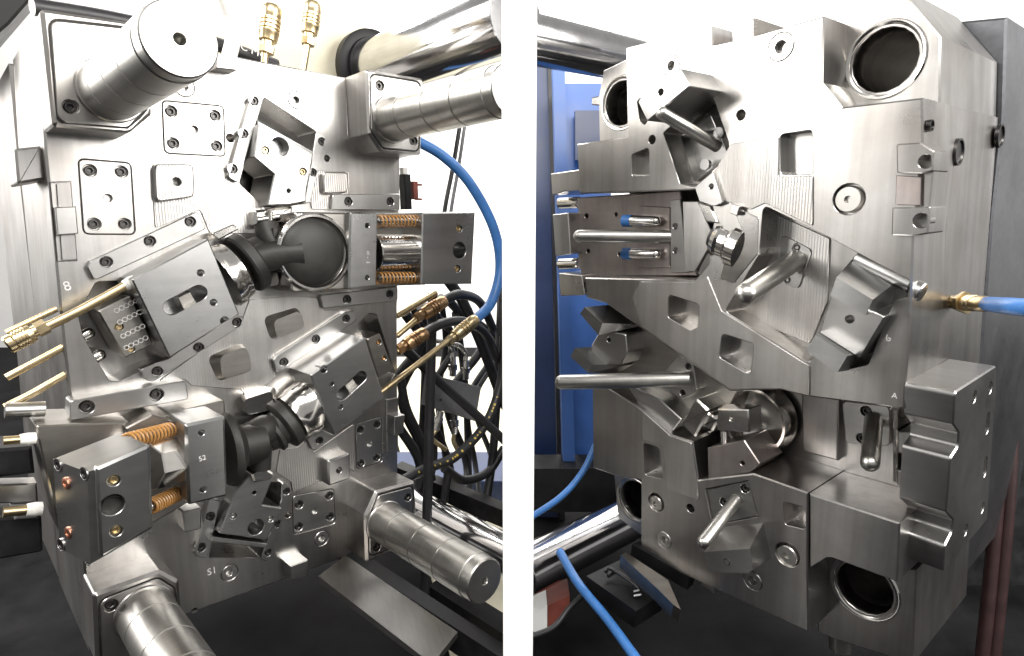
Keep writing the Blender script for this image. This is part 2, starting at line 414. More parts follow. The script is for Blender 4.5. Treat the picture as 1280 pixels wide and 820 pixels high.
plate(T, 'stop_block', [(228, 640), (252, 634), (252, 661), (231, 666)], 0, .03, RAIL, rnd=.003, bevel=.002)
plate(T, 'stop_block', [(272, 66), (298, 70), (296, 88), (270, 85)], -.03, .028, PLATE, bevel=.0015)
plate(T, 'edge_lock', [(483, 500), (498, 497), (498, 561), (484, 565)], -.03, .004, PLATE, bevel=.001)
plate(T, 'edge_lock_tongue', [(493, 521), (506, 518.5), (504.5, 541), (493, 544)], -.02, .03, GROUND, bevel=.001)
el = plate(T, 'edge_lock', [(60, 227), (89, 226), (97, 326), (69, 327)], -.03, .004, PLATEB, bevel=.001, pockets=[([(72, 230), (87, 229), (95, 323), (79, 324)], .003, 0)])
plate(T, 'edge_lock_tongue', [(69, 259), (95, 258), (98, 292), (72, 294)], -.02, .014, RAIL, bevel=.0012)
for x, y in ((55, 246), (62, 308)):
    pass
# corner blocks with guide pins
def groove_pin(r, ln, gr):
    def f(_):
        p = [(0, 0), (0, r)]
        for gq in gr:
            t = gq*ln; p += [(t-.0016, r), (t-.0012, r-.0016), (t+.0012, r-.0016), (t+.0016, r)]
        p += [(ln-.022, r), (ln-.021, r-.0012), (ln-.002, r-.0016), (ln, r-.0032), (ln, .0062), (ln-.002, .005), (ln-.02, .005), (ln-.02, 0)]
        return p
    return f
def corner(front, inner, screws, pin, hh, ln, mat, sr=.0088):
    pk = [([Vector(v) for v in offset(ccw(rounded(L.poly(inner, hh), .012)), .0026)], .008, 0)]
    b = plate(T, 'corner_block', front, -.002, hh, mat, rnd=.006, bevel=.0045, pockets=pk)
    H = [(circle(L.ab(x, y, hh), sr), sr*1.15) for x, y in screws]
    c = T.part('cover_plate', prism(rounded(L.poly(inner, hh), .012), hh-.0078, hh+.0006, .0012, H), mat, b)
    for x, y in screws: put_screw(T, c, L.p(x, y, hh+.0006), sr)
    T.part('joint_shade', prism(offset(ccw(rounded(L.poly(inner, hh), .012)), .0024), hh-.0074, hh-.0010, 0, [(offset(ccw(rounded(L.poly(inner, hh), .012)), -.0015), None)]), JOINT_SHADE, b)  # black ring imitating shadow in the gap round the cover
    p = L.p(pin[0], pin[1], hh)
    col = T.part('pin_collar', lathe(p, p+Vector((0, 0, .01)), [(0, 0), (0, .0405), (.003, .0405), (.005, .039), (.005, 0)], 40), mat, b)
    T.part('guide_pin', lathe(p, p+Vector((0, 0, 1)), groove_pin(.0372, ln, (.2, .45, .69))(0), 56), PIN, b)
    return b
HC = .068
corner([(50, 10), (66, 158), (162, 166), (190, 143), (183, 30)], [(63, 25), (72, 153), (160, 160), (186, 131), (178, 38)], [(88.5, 133.5)], (139, 113), HC, .285, PLATE)
corner([(457.5, 86), (530, 98), (527, 194), (476, 190), (461, 167)], [(463.5, 93), (525.5, 103), (523, 188.5), (479, 185), (464, 162)], [(474.7, 107), (516.7, 176)], (490, 149), HC, .30, PLATE)
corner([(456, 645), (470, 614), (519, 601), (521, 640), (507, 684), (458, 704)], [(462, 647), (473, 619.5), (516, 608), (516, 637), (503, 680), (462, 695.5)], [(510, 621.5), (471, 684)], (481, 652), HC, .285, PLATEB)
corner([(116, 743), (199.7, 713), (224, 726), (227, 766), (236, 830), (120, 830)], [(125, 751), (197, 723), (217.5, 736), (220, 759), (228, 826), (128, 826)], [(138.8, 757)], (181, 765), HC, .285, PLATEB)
# guide rails
def rail(pts, screws, h1=.012, sr=.0082, rnd=.005, mat=RAIL, h0=-.004): return plate(T, 'guide_rail', pts, h0, h1, mat, rnd=rnd, bevel=.0012, screws=screws, sr=sr)
rail([(316, 115), (330, 120), (298, 229), (285, 221)], [(317.5, 126), (304.5, 167), (291, 211)], sr=.0075)
rail([(396, 163), (408, 170), (388, 254), (380, 254), (391, 192)], [(402.5, 177), (391.5, 215.5)], sr=.0068)
rail([(109, 334), (113, 326), (247, 264), (258, 286), (118, 351)], [(133, 327.5), (187.5, 301.5), (238, 277)], sr=.0078)
rail([(175, 462), (183, 476), (192, 477), (301, 408), (305, 396), (286, 392), (211, 448)], [(197, 464.5), (248.4, 434.5), (296.5, 403)], sr=.0078)
rail([(341, 450), (347, 444), (432, 390), (442, 388), (447, 400), (347, 467)], [(355, 453), (395, 424), (433, 398.5)], sr=.0078)
rail([(384, 548), (390, 562), (396, 563), (420, 545), (404, 538)], [(399.4, 551)], sr=.0072)
rail([(416, 243), (500, 242), (500, 263), (414, 262)], [(435.7, 252), (488, 252)])
rail([(400, 369), (497.5, 358), (497.5, 376), (404, 385.5)], [(434, 374.5), (487.5, 367.5)])
rail([(87.5, 501), (232, 475.5), (236, 499), (87.5, 526)], [(108.5, 509), (196, 493.5)], h1=.03, sr=.0095)
rail([(261, 623), (276, 626), (259, 699), (244, 695)], [(262.5, 646), (251, 684.5)], sr=.0078, mat=GROUND)
rail([(352, 603), (362, 605), (364, 612), (336, 703), (326, 699), (352, 624)], [(358, 614.5), (347.5, 655), (335.4, 691)], sr=.0066, mat=GROUND)
stamp(T, 'S1', 265, 714, 0, .016, 0.0, base); stamp(T, '8', 84, 358, 0, .018, .2, base)
stamp(T, '5', 302, 181, .012, .009, -.2, base)

# ---------------------------------------------------------------- sliders on the left half
GS = 'sliders on the mould half with guide pins'
# upper tilted slider
S = Thing('slider_block', 'tilted pale steel slider with one large hole in the uppermost channel', 'slider', L, 350, 200, 0)
plate(S, 'rear_body', [(321, 150), (392, 189), (388, 214), (331, 214)], -.06, .012, GROUND, bevel=.0015)
b = plate(S, 'body', [(325, 154), (392, 192), (383, 239), (383, 252), (363, 256), (334, 257), (343, 218), (317, 196)], -.05, .034, RAIL, rnd=.002, bevel=.002,
          screws=[(331.8, 188), (379, 214.6)], sr=.0062, smat=BRASS, holes=[(350, 183.5, .0150, .06), (361, 238.5, .0036, .03)])
n = plate(S, 'nozzle_head', [(319, 263), (367, 257), (364, 279), (317, 283)], .002, .024, POLISH, rnd=.004, bevel=.004)
rod(S, 'nozzle_rib', (321, 276, .022), (350, 271, .03), .006, POLISH, n); rod(S, 'nozzle_rib', (338, 264, .03), (338, 281, .03), .004, POLISH, n)
# right horizontal slider
S = Thing('slider_block', 'horizontal slider with orange springs, round shaft and grey end block', 'slider', L, 480, 315, 0)
HR = .085
plate(S, 'rear_body', [(470, 266), (535, 266), (532, 356), (468, 358)], -.03, .030, GROUND2, bevel=.0015)
b = plate(S, 'cavity_block', [(369, 264.5), (438, 266), (436, 361.5), (364, 366)], .0, HR-.014, GROUND2, rnd=.006, bevel=.003)
b2 = plate(S, 'spring_yoke', [(437.5, 265), (472.5, 265), (471, 357.5), (436, 362)], .0, HR, GROUND, rnd=.001, bevel=.003, holes=[(459, 282, .0042, .02), (459, 347, .0042, .02)])
for k, (dx, ch) in enumerate(((0, 'H'), (0, '-'), (0, '2'))): stamp(S, ch, 460, 316+k*6, HR, .008, -1.57, b2)
e = plate(S, 'end_block', [(528.7, 265.5), (594, 264), (590.5, 355), (526.5, 355.5)], .02, HR, GROUND, rnd=.001, bevel=.003,
          screws=[(574, 286), (572, 336)], sr=.0075, smat=BRASS, holes=[(574.5, 313, .0165, .05)])
rod(S, 'shaft', (466, 316, .048), (534, 315, .048), .034, POLISH, n=40)
for y0, y1 in ((276.5, 276), (347.5, 347)):
    p, q = L.p(472, y0, .062), L.p(521, y1, .062); S.part('spring', helix(p, q, .0098, .0017, 11), ORANGE)
    S.part('spring_rod', lathe(p, q, cylp((q-p).length+.02, .005), 14), GROUND)
# domed cap seat: bright ring round the black cap
p = L.p(392, 315.5, HR-.016)
S.part('seat_ring', lathe(p, p+Vector((0, 0, 1)), [(0, .050), (0, .0640), (.006, .0640), (.009, .0610), (.009, .0575), (.004, .0555), (.0, .050)], 56), POLISH, b)
# mid left slider
S = Thing('slider_block', 'slanted grey slider with long slot, fed by the thick brass pipe', 'slider', L, 230, 380, 0)
HM = .072
b = plate(S, 'body', [(164.5, 349.5), (260.5, 298.5), (299.5, 393), (212, 447.5)], -.02, HM, GROUND, rnd=.002, bevel=.002,
          holes=[(251, 341, .0048, .02), (267, 378, .0048, .02), (281, 401, .0062, .025)], pockets=[(tuple(Vector(v) for v in stadium(L.ab(215, 384, HM), L.ab(249, 366, HM), .0112)), .05, 0)])
plate(S, 'angle_pin_bush', [(222, 372), (238, 364), (246, 379), (230, 388)], HM-.0495, HM-.020, GROUND2, b, bevel=.001)
rb = plate(S, 'rear_block', [(122, 389), (163, 369), (192, 430), (156, 448)], -.05, .03, GROUND2, rnd=.003, bevel=.002, screws=[(149, 409), (163.4, 436.6)], sr=.0055, smat=BRASS)
for r_ in range(4):
    for k in range(5):
        x = 146+r_*8.5*.47+k*6; y = 388+r_*14.5-k*3+ (3 if r_ > 1 else 0)
        q = L.p(x, y, .0302); S.part('engraved_ring', lathe(q, q+Vector((0, 0, 1)), [(0, .0026), (.0003, .0028), (.0003, .0034), (0, .0036)], 12), PRINT, rb)
for x, y in ((108.5, 418), (122.5, 445)):
    q = L.p(x, y, -.03); S.part('spring_plunger', lathe(q-Vector((.012, .006, 0)), q+Vector((.01, .005, 0)), round_tip(.0085)(.024), 16), POLISH, rb)
ax = (L.p(260.5, 298.5)-L.p(164.5, 349.5)).normalized()
hc = L.p(279, 346, .034)
S.part('core_head', lathe(hc-ax*.004, hc+ax, [(0, 0), (0, .050), (.012, .050), (.018, .047), (.026, .046), (.032, .040), (.034, 0)], 44), POLISH)
# lower right slider
S = Thing('slider_block', 'slanted grey slider with slot and polished head, crossed by a thin brass rod', 'slider', L, 435, 482, 0)
HM = .078
b = plate(S, 'body', [(388, 469), (456, 421.5), (480.5, 497), (417.5, 543.5)], 0, HM, GROUND, rnd=.002, bevel=.002,
          holes=[(404.8, 461.6, .0066, .02), (415, 480, .0040, .02), (426, 509, .0044, .02)], pockets=[(tuple(Vector(v) for v in stadium(L.ab(428, 493, HM), L.ab(452, 471, HM), .0105)), .05, 0)])
plate(S, 'angle_pin_bush', [(431, 482), (441, 473), (448, 484), (438, 493)], HM-.0495, HM-.020, GROUND2, b, bevel=.001)
plate(S, 'rear_block', [(459, 424), (475, 416), (491, 462), (473, 473)], -.04, .03, GROUND2, rnd=.004, bevel=.002, screws=[(473.5, 428), (480, 448)], sr=.0055, smat=BRONZE)
ax2 = (L.p(456, 421.5)-L.p(388, 469)).normalized()
hc2 = L.p(389, 505, .03)
S.part('core_head', lathe(hc2+ax2*.012, hc2-ax2, [(0, 0), (0, .046), (.034, .046), (.040, .043), (.052, .042), (.056, .036), (.057, 0)], 44), POLISH)
# lower left slider, stands tall
S = Thing('slider_block', 'tall slider with orange springs, silver shaft and copper plugs on its end block', 'slider', L, 160, 640, 0)
HY = .125; HE = .20
plate(S, 'rear_body', [(44, 532), (180, 527), (230, 512), (281, 500), (284, 600), (190, 655), (75, 668)], -.06, .045, GROUND2, rnd=.004, bevel=.002)
plate(S, 'carrier_wall', [(157, 535), (190, 518), (233, 531), (237, 575), (200, 556), (160, 570)], 0, .062, GROUND2, rnd=.002, bevel=.002)
y = plate(S, 'spring_yoke', [(231, 531), (281.5, 520), (284.5, 620), (235.5, 632)], .0, HY, GROUND, rnd=.004, bevel=.0035, holes=[(252, 541, .0044, .02), (254, 612, .0044, .02)])
stamp(S, '52', 253, 573, HY, .010, .1, y)
lo_ = [L.p(75, 686, .11), L.p(113, 705, .185), L.p(124, 699, HE-.012), L.p(191, 660, HE-.012), L.p(152, 640, .11)]
up_ = [L.p(66, 574, .11), L.p(109, 590, .185), L.p(119, 587, HE-.012), L.p(187.5, 557, HE-.012), L.p(150, 541, .11)]
eb = S.part('end_block', loft(lo_, up_), GROUND, label='end block with copper plugs on its reddish side')
e = plate(S, 'end_plate', [(120, 585.5), (187.5, 556), (191.5, 660), (125.5, 698)], HE-.0115, HE, GROUND, eb, rnd=.003, bevel=.003,
          screws=[(142.5, 601), (145.5, 664)], sr=.0068, smat=BRASS, holes=[(140.5, 631, .0130, .011)])
q_ = L.p(140.5, 631, HE-.0108); S.part('bore_shade', lathe(q_, q_+Vector((0, 0, 1)), [(0, 0), (.0003, .0128), (.0085, .0128)], 24), BLACK, eb)  # black lining painted as the darkness of a deeper hole
p0, p1, p2 = up_[0], up_[1], lo_[0]
fx = (p1-p0).normalized(); fn = fx.cross((p0-p2).normalized()).normalized(); fy = fn.cross(fx)
w0 = L.world(p0)
toW = lambda v: L.u*v.x+L.v*v.y+L.n*v.z
LS = Frame(w0, toW(fx), toW(fy), toW(fn))
def on_side(px, py, r, mat, name, prof):
    lo = L.local(LS.world(LS.p(px, py, 0))); S.part(name, lathe(lo, lo+fn, [(t, q*r) for t, q in prof], 20), mat, eb)
for x, yv in ((73, 581), (106, 592), (77, 681), (110, 698)):
    on_side(x, yv, .0085, RAIL, 'counterbore', [(0, 1.0), (.0016, 1.0), (.0016, .86), (0.0003, .82)])
    on_side(x, yv, .0085, SCREW, 'screw', [(.0003, .82), (.0004, .8), (.0012, .76), (.0014, .44), (.0005, .40), (.0004, 0)])
for x, yv in ((83, 604), (86, 666)): on_side(x, yv, .0078, COPPER, 'copper_plug', [(0, 1.0), (.0018, .94), (.0022, .8), (.0022, .45), (.001, .4), (.001, 0)])
rod(S, 'shaft', (180, 585, .115), (236, 572, .07), .034, POLISH, n=8)
for a, c in (((158, 552, .13), (213, 537, .075)), ((186, 634, .12), (222, 617, .075))):
    p, q = L.p(*a), L.p(*c); S.part('spring', helix(p, q, .0098, .0017, 12), ORANGE); S.part('spring_rod', lathe(p, q, cylp((q-p).length, .005), 14), GROUND)
# bottom tilted slider
S = Thing('slider_block', 'tilted dark grey slider with one large hole in the lowest channel', 'slider', L, 312, 640, 0)
b = plate(S, 'body', [(274, 667), (334, 675), (346, 650), (353, 635), (328, 631), (343, 593), (327, 584), (316, 590), (297, 610)], -.05, .034, GROUND, rnd=.0015, bevel=.002,
          screws=[(292, 645.4), (338.5, 649)], sr=.0052, smat=RAIL, holes=[(320, 659, .0135, .06), (318, 616, .0034, .03)])
plate(S, 'rear_body', [(266, 671), (333, 679.5), (332, 685), (264, 677)], -.06, .030, RAIL, bevel=.001)
n = plate(S, 'nozzle_head', [(314, 592), (328, 583), (343, 592), (338, 600), (318, 604)], .01, .046, POLISH, rnd=.003, bevel=.003)
for x in (323, 331): rod(S, 'nozzle_rib', (x, 589, .044), (x+4, 577, .048), .0042, POLISH, n)

# ---------------------------------------------------------------- black moulded pipe parts held by the sliders
def jn(T, name, pts, r, mat=BLACK, seg=8): return T.part(name, tube(catmull(pts, seg), r, 24), mat)
P = Thing('plastic_pipe_joint', 'black plastic pipe joint with dome cap between the upper sliders', 'plastic part', L, 350, 318, .03)
p = L.p(389, 315.5, HR-.014)
dome = [(.003, .0555)]+[(.003+.017*math.sin(k/9*math.pi/2), .0555*math.cos(k/9*math.pi/2)**.8 if k < 9 else 0) for k in range(1, 10)]
P.part('dome_cap', lathe(p, p+Vector((0, 0, 1)), [(0, 0), (0, .0555)]+dome, 56), BLACK)
jn(P, 'pipe', [L.p(312, 327, .05), L.p(340, 320, .058), L.p(378, 316, .074)], .0235)
jn(P, 'branch', [L.p(345, 318, .05), L.p(338, 300, .045), L.p(333, 282, .035)], .019)
f0 = hc+ax*.034
P.part('flange', lathe(f0, f0+ax, [(0, 0), (0, .046), (.003, .048), (.016, .048), (.019, .045), (.021, .036), (.03, .031), (.05, .028), (.05, 0)], 44), BLACK)
q = L.p(345, 318, .0795); P.part('injection_mark', lathe(q, q+Vector((0, 0, 1)), [(0, .0025), (.001, .0026), (.001, .0038), (0, .004)], 16), RUBBER)
P.part('clip', box(tuple(L.p(343, 294, .058)), (.008, .022, .012)), BLACK)
P = Thing('plastic_pipe_joint', 'black plastic pipe joint between the lower sliders', 'plastic part', L, 330, 535, .03)
f1 = hc2-ax2*.045
P.part('flange', lathe(f1, f1-ax2, [(0, 0), (0, .042), (.003, .044), (.015, .044), (.018, .041), (.020, .033), (.028, .031), (.030, .036), (.036, .036), (.04, .029), (.05, .026), (.05, 0)], 44), BLACK)
jn(P, 'pipe', [f1-ax2*.04, L.p(330, 538, .04), L.p(300, 556, .05)], .0255)
jn(P, 'branch', [L.p(326, 540, .045), L.p(327, 562, .045), L.p(326, 586, .045)], .016)
axl = (L.p(281, 570, .06)-L.p(231, 582, .06)).normalized(); dc = L.p(290, 560, .05)
P.part('end_disc', lathe(dc-axl*.012, dc+axl, [(0, 0), (0, .056), (.006, .059), (.010, .059), (.013, .052), (.017, .046), (.026, .034), (.06, .030), (.06, 0)], 48), BLACK)
# small bright core pieces on the plate
def lump(nm, lab, a, h0, h1, b):
    A = [L.p(x, y, h0) for x, y in a]; B = [L.p(x, y, h1) for x, y in b]
    pa = rounded(ccw([(v.x, v.y) for v in A]), .008); pb = rounded(ccw([(v.x, v.y) for v in B]), .008)
    T.part(nm, loft([(x, y, h0) for x, y in pa], [(x, y, h1) for x, y in pb]), POLISH, ang=40)
lump('core_insert', '', [(317, 340), (352, 336), (357, 358), (316, 362)], 0, .026, [(324, 342), (346, 339), (350, 356), (322, 360)])
lump('core_insert', '', [(299, 492), (345, 483), (345, 513), (305, 521)], 0, .03, [(304, 500), (341, 488), (341, 512), (309, 519)])
plate(T, 'core_insert', [(264, 292), (291, 280), (300, 286), (274, 300)], 0, .03, POLISH, rnd=.003, bevel=.002)

# ================================================================ RIGHT MOULD HALF (with bored corners and angle pins)
T = Thing('mould_half', 'large steel mould half with bored corner bushings, angled pins and milled pockets', 'mould', Q, 960, 770, 0)
UQ = Vector((1, 0, 0))
hull = [(782, 60), (1030, 20), (1028, 103), (1053, 134), (1153, 122), (1142, 293), (1130, 511), (1122, 728), (1040, 698), (1034, 698), (1011, 712), (1011, 790), (801, 694), (801, 600), (770, 590), (745, 560), (745, 400), (735, 350), (735, 185), (784, 172)]
T.part('support_plate', prism(Q.poly(hull, 0), -.30, -.111, .002), PLATEB)
T.part('clamping_plate', prism(Q.poly([(770, 20), (1163, -40), (1161, 122), (1146, 293), (1133, 511), (1123, 735), (1112, 830), (1000, 800), (800, 700), (745, 600), (740, 170)], 0), -.62, -.302, .003), CLAMPST)
# face plate
cents = [(839, 82, .0150), (976, 58.5, .0175), (830, 675, .0150), (941, 726, .0150)]   # flush bushings
face_out = [(782, 60), (890.5, 32), (891, 56), (915, 51), (914, 30), (943, 22), (943, 44), (965, 38), (1030, 20), (1028, 103), (1053, 134), (1153, 122), (1154, 180), (1142, 293), (1139, 395), (1130, 511), (1013, 496), (975, 487), (912, 489),
            (757, 379), (733, 372), (731, 347), (868, 350), (886, 330), (892, 268), (872, 237), (724, 242), (721, 180), (784, 171)]
top_ch = [(829, 166), (888, 112), (911, 178), (911, 196), (889, 214), (893, 231), (866, 233), (850, 230)]
rpk = [(954, 256), (1035, 296), (1070, 315), (1137, 350), (1136, 372), (1117, 376), (1085, 456), (1049, 464), (1016, 443), (1013, 455), (906, 389), (949, 318)]
HB = [(839, 82, .0155, .009), (976, 58.5, .0180, .009), (926, 143.7, .0072, .03), (815, 174.6, .0070, .03), (1061, 249, .0195, .012)]
face = plate(T, 'face_plate', face_out, -.11, 0, PLATE, bevel=.002, holes=HB,
      pockets=[(top_ch, .035, .003), (rpk, .045, .007), ([(975, 168), (1015, 162), (1017, 218), (976, 218)], .020, .006), ([(789, 193), (811, 184), (812, 220), (790, 221)], .022, .006),
               ([(796, 126), (803, 120), (812, 146), (806, 157), (799, 150)], .03, .005), ([(836, 368), (874, 381), (872, 409), (863, 413), (835, 396)], .028, .007),
               ([(903, 417), (942, 430), (938, 466), (932, 466), (899, 446)], .028, .007)])
for x, y, r in cents[:2]: bush(T, face, x, y, 0, r, r*.45)
# lower plates
low1_out = [(740, 472), (799, 510), (838, 543), (866, 552), (873, 600), (942, 592), (1010, 616), (1009.5, 713), (1010.5, 790), (801, 694), (801, 600), (767, 594), (741, 585)]
bot_ch = [(881, 611), (936, 600), (948, 646), (903, 655), (893, 668)]
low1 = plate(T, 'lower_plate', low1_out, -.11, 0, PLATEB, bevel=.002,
      holes=[(830, 675, .0155, .009), (941, 726, .0155, .009), (820, 628, .0170, .012), (984, 693, .0185, .012), (863, 635.6, .0075, .03)],
      pockets=[(bot_ch, .02, .003), ([(804, 553), (824, 560), (829, 599), (806, 594)], .025, .006), ([(979, 627), (1007, 634), (1006.5, 662), (981, 656)], .028, .005)])
low2 = plate(T, 'lower_plate', [(1011.5, 617), (1125, 654), (1122, 728), (1040, 698), (1034, 698), (1012, 711)], -.11, -.0006, PLATEB, bevel=.002)
for x, y, r in cents[2:]: bush(T, low1, x, y, 0, r, r*.45)
def centre_disc(x, y, r, parent):
    p = Q.p(x+2, y, -.011); T.part('centre_disc', lathe(p, p+Vector((0, 0, 1)), [(0, 0), (0, r), (.006, r), (.0075, r-.0015), (.0075, .0045), (.003, .004), (.003, 0)], 32), PIN, parent)
centre_disc(1061, 249, .0165, face); centre_disc(820, 628, .0145, low1); centre_disc(984, 693, .0158, low1)
# milled sheets let into the face
def mp(q, parent, **kw): return plate(T, 'milled_face', q, -.001, .002, MILL, parent, rnd=.003, bevel=.0007, **kw)
mp([(800, 352), (868, 353), (884, 345), (902, 389), (1012, 458), (1012, 495), (976, 486), (913, 486), (802, 408), (790, 372)], face,
   pockets=[([(835.5, 367.5), (874.5, 380.5), (872.5, 409.5), (863, 413.5), (834.5, 396.5)], None, .007), ([(902.5, 416.5), (942.5, 429.5), (938.5, 466.5), (932, 466.5), (898.5, 446.5)], None, .007)])
mp([(913, 180), (973, 170), (973, 221), (1016, 220), (1016, 283), (956, 254), (938, 262), (903, 250), (893, 214)], face)
mp([(803, 514), (838, 545), (864, 554), (871, 600), (873, 625), (834, 612), (829, 558), (803, 549)], low1)
# floors of the bored corners
def corner_floor(pts, c, ro, ri, mat, h=-.066):
    o = plate(T, 'corner_floor', pts, -.298, h, mat, bevel=.002, holes=[(c[0], c[1], ri, .2)])
    p = Q.p(c[0], c[1], h)
    T.part('guide_bush', lathe(p-Vector((0, 0, .03)), p, [(0, ri-.001), (.024, ri-.001), (.031, ri+.003), (.0325, ri+.006), (.0325, ro-.0012), (.031, ro), (0, ro)], 48), POLISH, o)
    return o
corner_floor([(1040, -40), (1120, -20), (1176, 46), (1175, 131), (1075, 142), (1048, 112)], (1105.5, 75), .0475, .0385, PLATE)
corner_floor([(754, 88), (800, 66), (806, 176), (749, 178), (748, 132), (739, 131), (739, 122), (748, 120)], (777, 129), .0475, .0385, PLATE)
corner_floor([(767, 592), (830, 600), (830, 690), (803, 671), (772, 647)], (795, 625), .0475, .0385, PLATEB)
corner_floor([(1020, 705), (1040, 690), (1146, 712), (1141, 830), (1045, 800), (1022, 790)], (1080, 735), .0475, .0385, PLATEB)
# left channel: floor block with end tabs, spring guides and angle pin
HS = -.045
hb = plate(T, 'channel_floor', [(722, 247), (850, 238), (872, 345), (728, 346), (722, 330)], -.108, HS, RUSTY, bevel=.002, holes=[(733, 270, .005, .02), (735, 314, .005, .02), (770, 268, .004, .02), (774, 318, .004, .02)])
for q in ([(688, 217), (724, 212), (725, 238), (706, 239), (690, 244)], [(690.5, 268), (710, 266), (713, 317), (694, 320)], [(698, 341), (727, 344), (731, 369), (700, 370)]):
    plate(T, 'end_tab', q, -.10, -.015, PLATE, hb, rnd=.002, bevel=.0015)
for y in (254, 330): rod(T, 'half_round_boss', (700, y, HS-.012), (724, y-1, HS-.012), .011, POLISH, hb)
for y0 in (276, 317):
    o = rod(T, 'spring_guide', (790, y0, HS+.018), (826, y0+1, HS+.012), .0095, POLISH, hb, prof=round_tip(.0095))
    rod(T, 'blue_cap', (779, y0, HS+.02), (790, y0, HS+.018), .0105, BLUEH, o)
    plate(T, 'channel_step', [(798, y0-19), (837, y0-17), (837, y0+18), (798, y0+18)], HS-.002, HS+.004, RUSTY, hb, rnd=.004, bevel=.001)
plate(T, 'channel_step', [(838, 250), (850, 249), (860, 341), (838, 341)], HS-.002, HS+.014, RAIL, hb, bevel=.001, holes=[(844, 283, .005, .01), (844, 313, .005, .01)])
rod(T, 'angle_pin', (846, 296, HS), (717, 295, .055), .0112, PIN, hb, n=28, prof=round_tip(.0112))
plate(T, 'cavity_insert', [(853, 252), (872, 252), (889, 290), (885, 311), (869, 339), (856, 340)], -.10, .002, PLATE, bevel=.001)
# upper left heel block, retainer and angle pin
rt = plate(T, 'retainer_plate', [(850, 170), (888, 143), (911, 196), (889, 212), (868, 228)], -.034, -.012, RAIL, rnd=.003, bevel=.001, screws=[(898, 166), (880.4, 205.5)], sr=.0075)
h1 = plate(T, 'heel_block', [(797, 127), (808, 109.5), (849, 84.6), (862, 108), (809, 152)], -.02, .075, RAIL, rnd=.003, bevel=.002, holes=[(826, 115, .0048, .02)])
rod(T, 'angle_pin', (897, 183, -.012), (822, 138, .09), .0092, PIN, rt, n=28, prof=round_tip(.0092))
nz = plate(T, 'nozzle_arm', [(868, 234), (890, 215), (903, 254), (893, 258), (874, 252)], -.05, .010, RAIL, rnd=.002, bevel=.001, holes=[(889, 233, .0038, .015)])
plate(T, 'nozzle_tip', [(872, 252), (888, 257), (898, 280), (882, 277)], -.06, .004, POLISH, nz, rnd=.002, bevel=.002)
# black ringed core and bright cavity pieces in the middle
axc = (Q.p(930, 310)-Q.p(886, 292)).normalized(); c0 = Q.p(886, 292, -.022)
T.part('ringed_core', lathe(c0, c0+axc, [(0, 0), (0, .022), (.004, .024), (.006, .021), (.009, .024), (.012, .021), (.015, .026), (.022, .028), (.024, 0)], 32), DARKST)
T.part('cavity_sleeve', lathe(c0+axc*.022, c0+axc, [(0, .012), (0, .030), (.008, .033), (.012, .030), (.022, .030), (.03, .036), (.045, .036), (.045, .012)], 36), POLISH)
plate(T, 'cavity_insert', [(912, 253), (950, 271), (949, 318), (918, 356), (898, 350), (905, 320), (926, 290)], -.10, .001, POLISH, rnd=.004, bevel=.003)
plate(T, 'cavity_insert', [(870, 341), (884, 312), (905, 318), (897, 345), (918, 356), (906, 374), (880, 358)], -.10, -.002, POLISH, rnd=.003, bevel=.003)
plate(T, 'cavity_edge', [(914, 254), (925, 258), (921, 270), (911, 266)], 0, .012, PLATE, rnd=.002, bevel=.001)
# right channel: retainer, angle pin and heel block
HP = -.045
ch = plate(T, 'channel_face', [(958, 262), (1037, 298), (1034, 378), (1012, 430), (906, 386), (952, 318)], HP-.001, HP+.003, MILL, face, rnd=.004, bevel=.0008)
rt = plate(T, 'retainer_plate', [(974, 291), (1015, 312), (998, 362), (980, 355)], HP+.002, HP+.0055, RAIL, ch, rnd=.008, bevel=.0008, screws=[(995, 309.5), (983, 350)], sr=.0058)
rod(T, 'angle_pin', (997, 324, HP), (926, 371, .125), .0140, PIN, None, n=32, prof=round_tip(.0140))
def lf(a, h0, b, h1, name, mat, parent=None):
    return T.part(name, loft([Q.p(x, y, h0) for x, y in a], [Q.p(x, y, h1) for x, y in b]), mat, parent)
hk = plate(T, 'heel_block', [(1040, 365), (1106, 396), (1075, 448), (1024, 416)], HP, .020, RAIL, rnd=.002, bevel=.0012, holes=[(1062, 399, .0052, .02)])
lf([(1072, 316), (1126, 348), (1114, 380), (1052, 350)], HP, [(1045.6, 347), (1091, 374.6), (1082, 394), (1038, 369.5)], .048, 'heel_ridge', GROUND, hk)
lf([(1034, 408), (1086, 440), (1072, 461), (1020, 432)], HP, [(1019.5, 418.5), (1059, 445), (1047, 465), (1007.5, 439)], .048, 'heel_ridge', GROUND, hk)
rod(T, 'lock_roll', (1072, 322, HP+.02), (1142, 356, HP+.026), .0115, GROUND, hk, n=28)
rod(T, 'lock_roll_end', (1140, 362, HP+.022), (1153, 367, HP+.022), .0135, RAIL, hk, n=28)
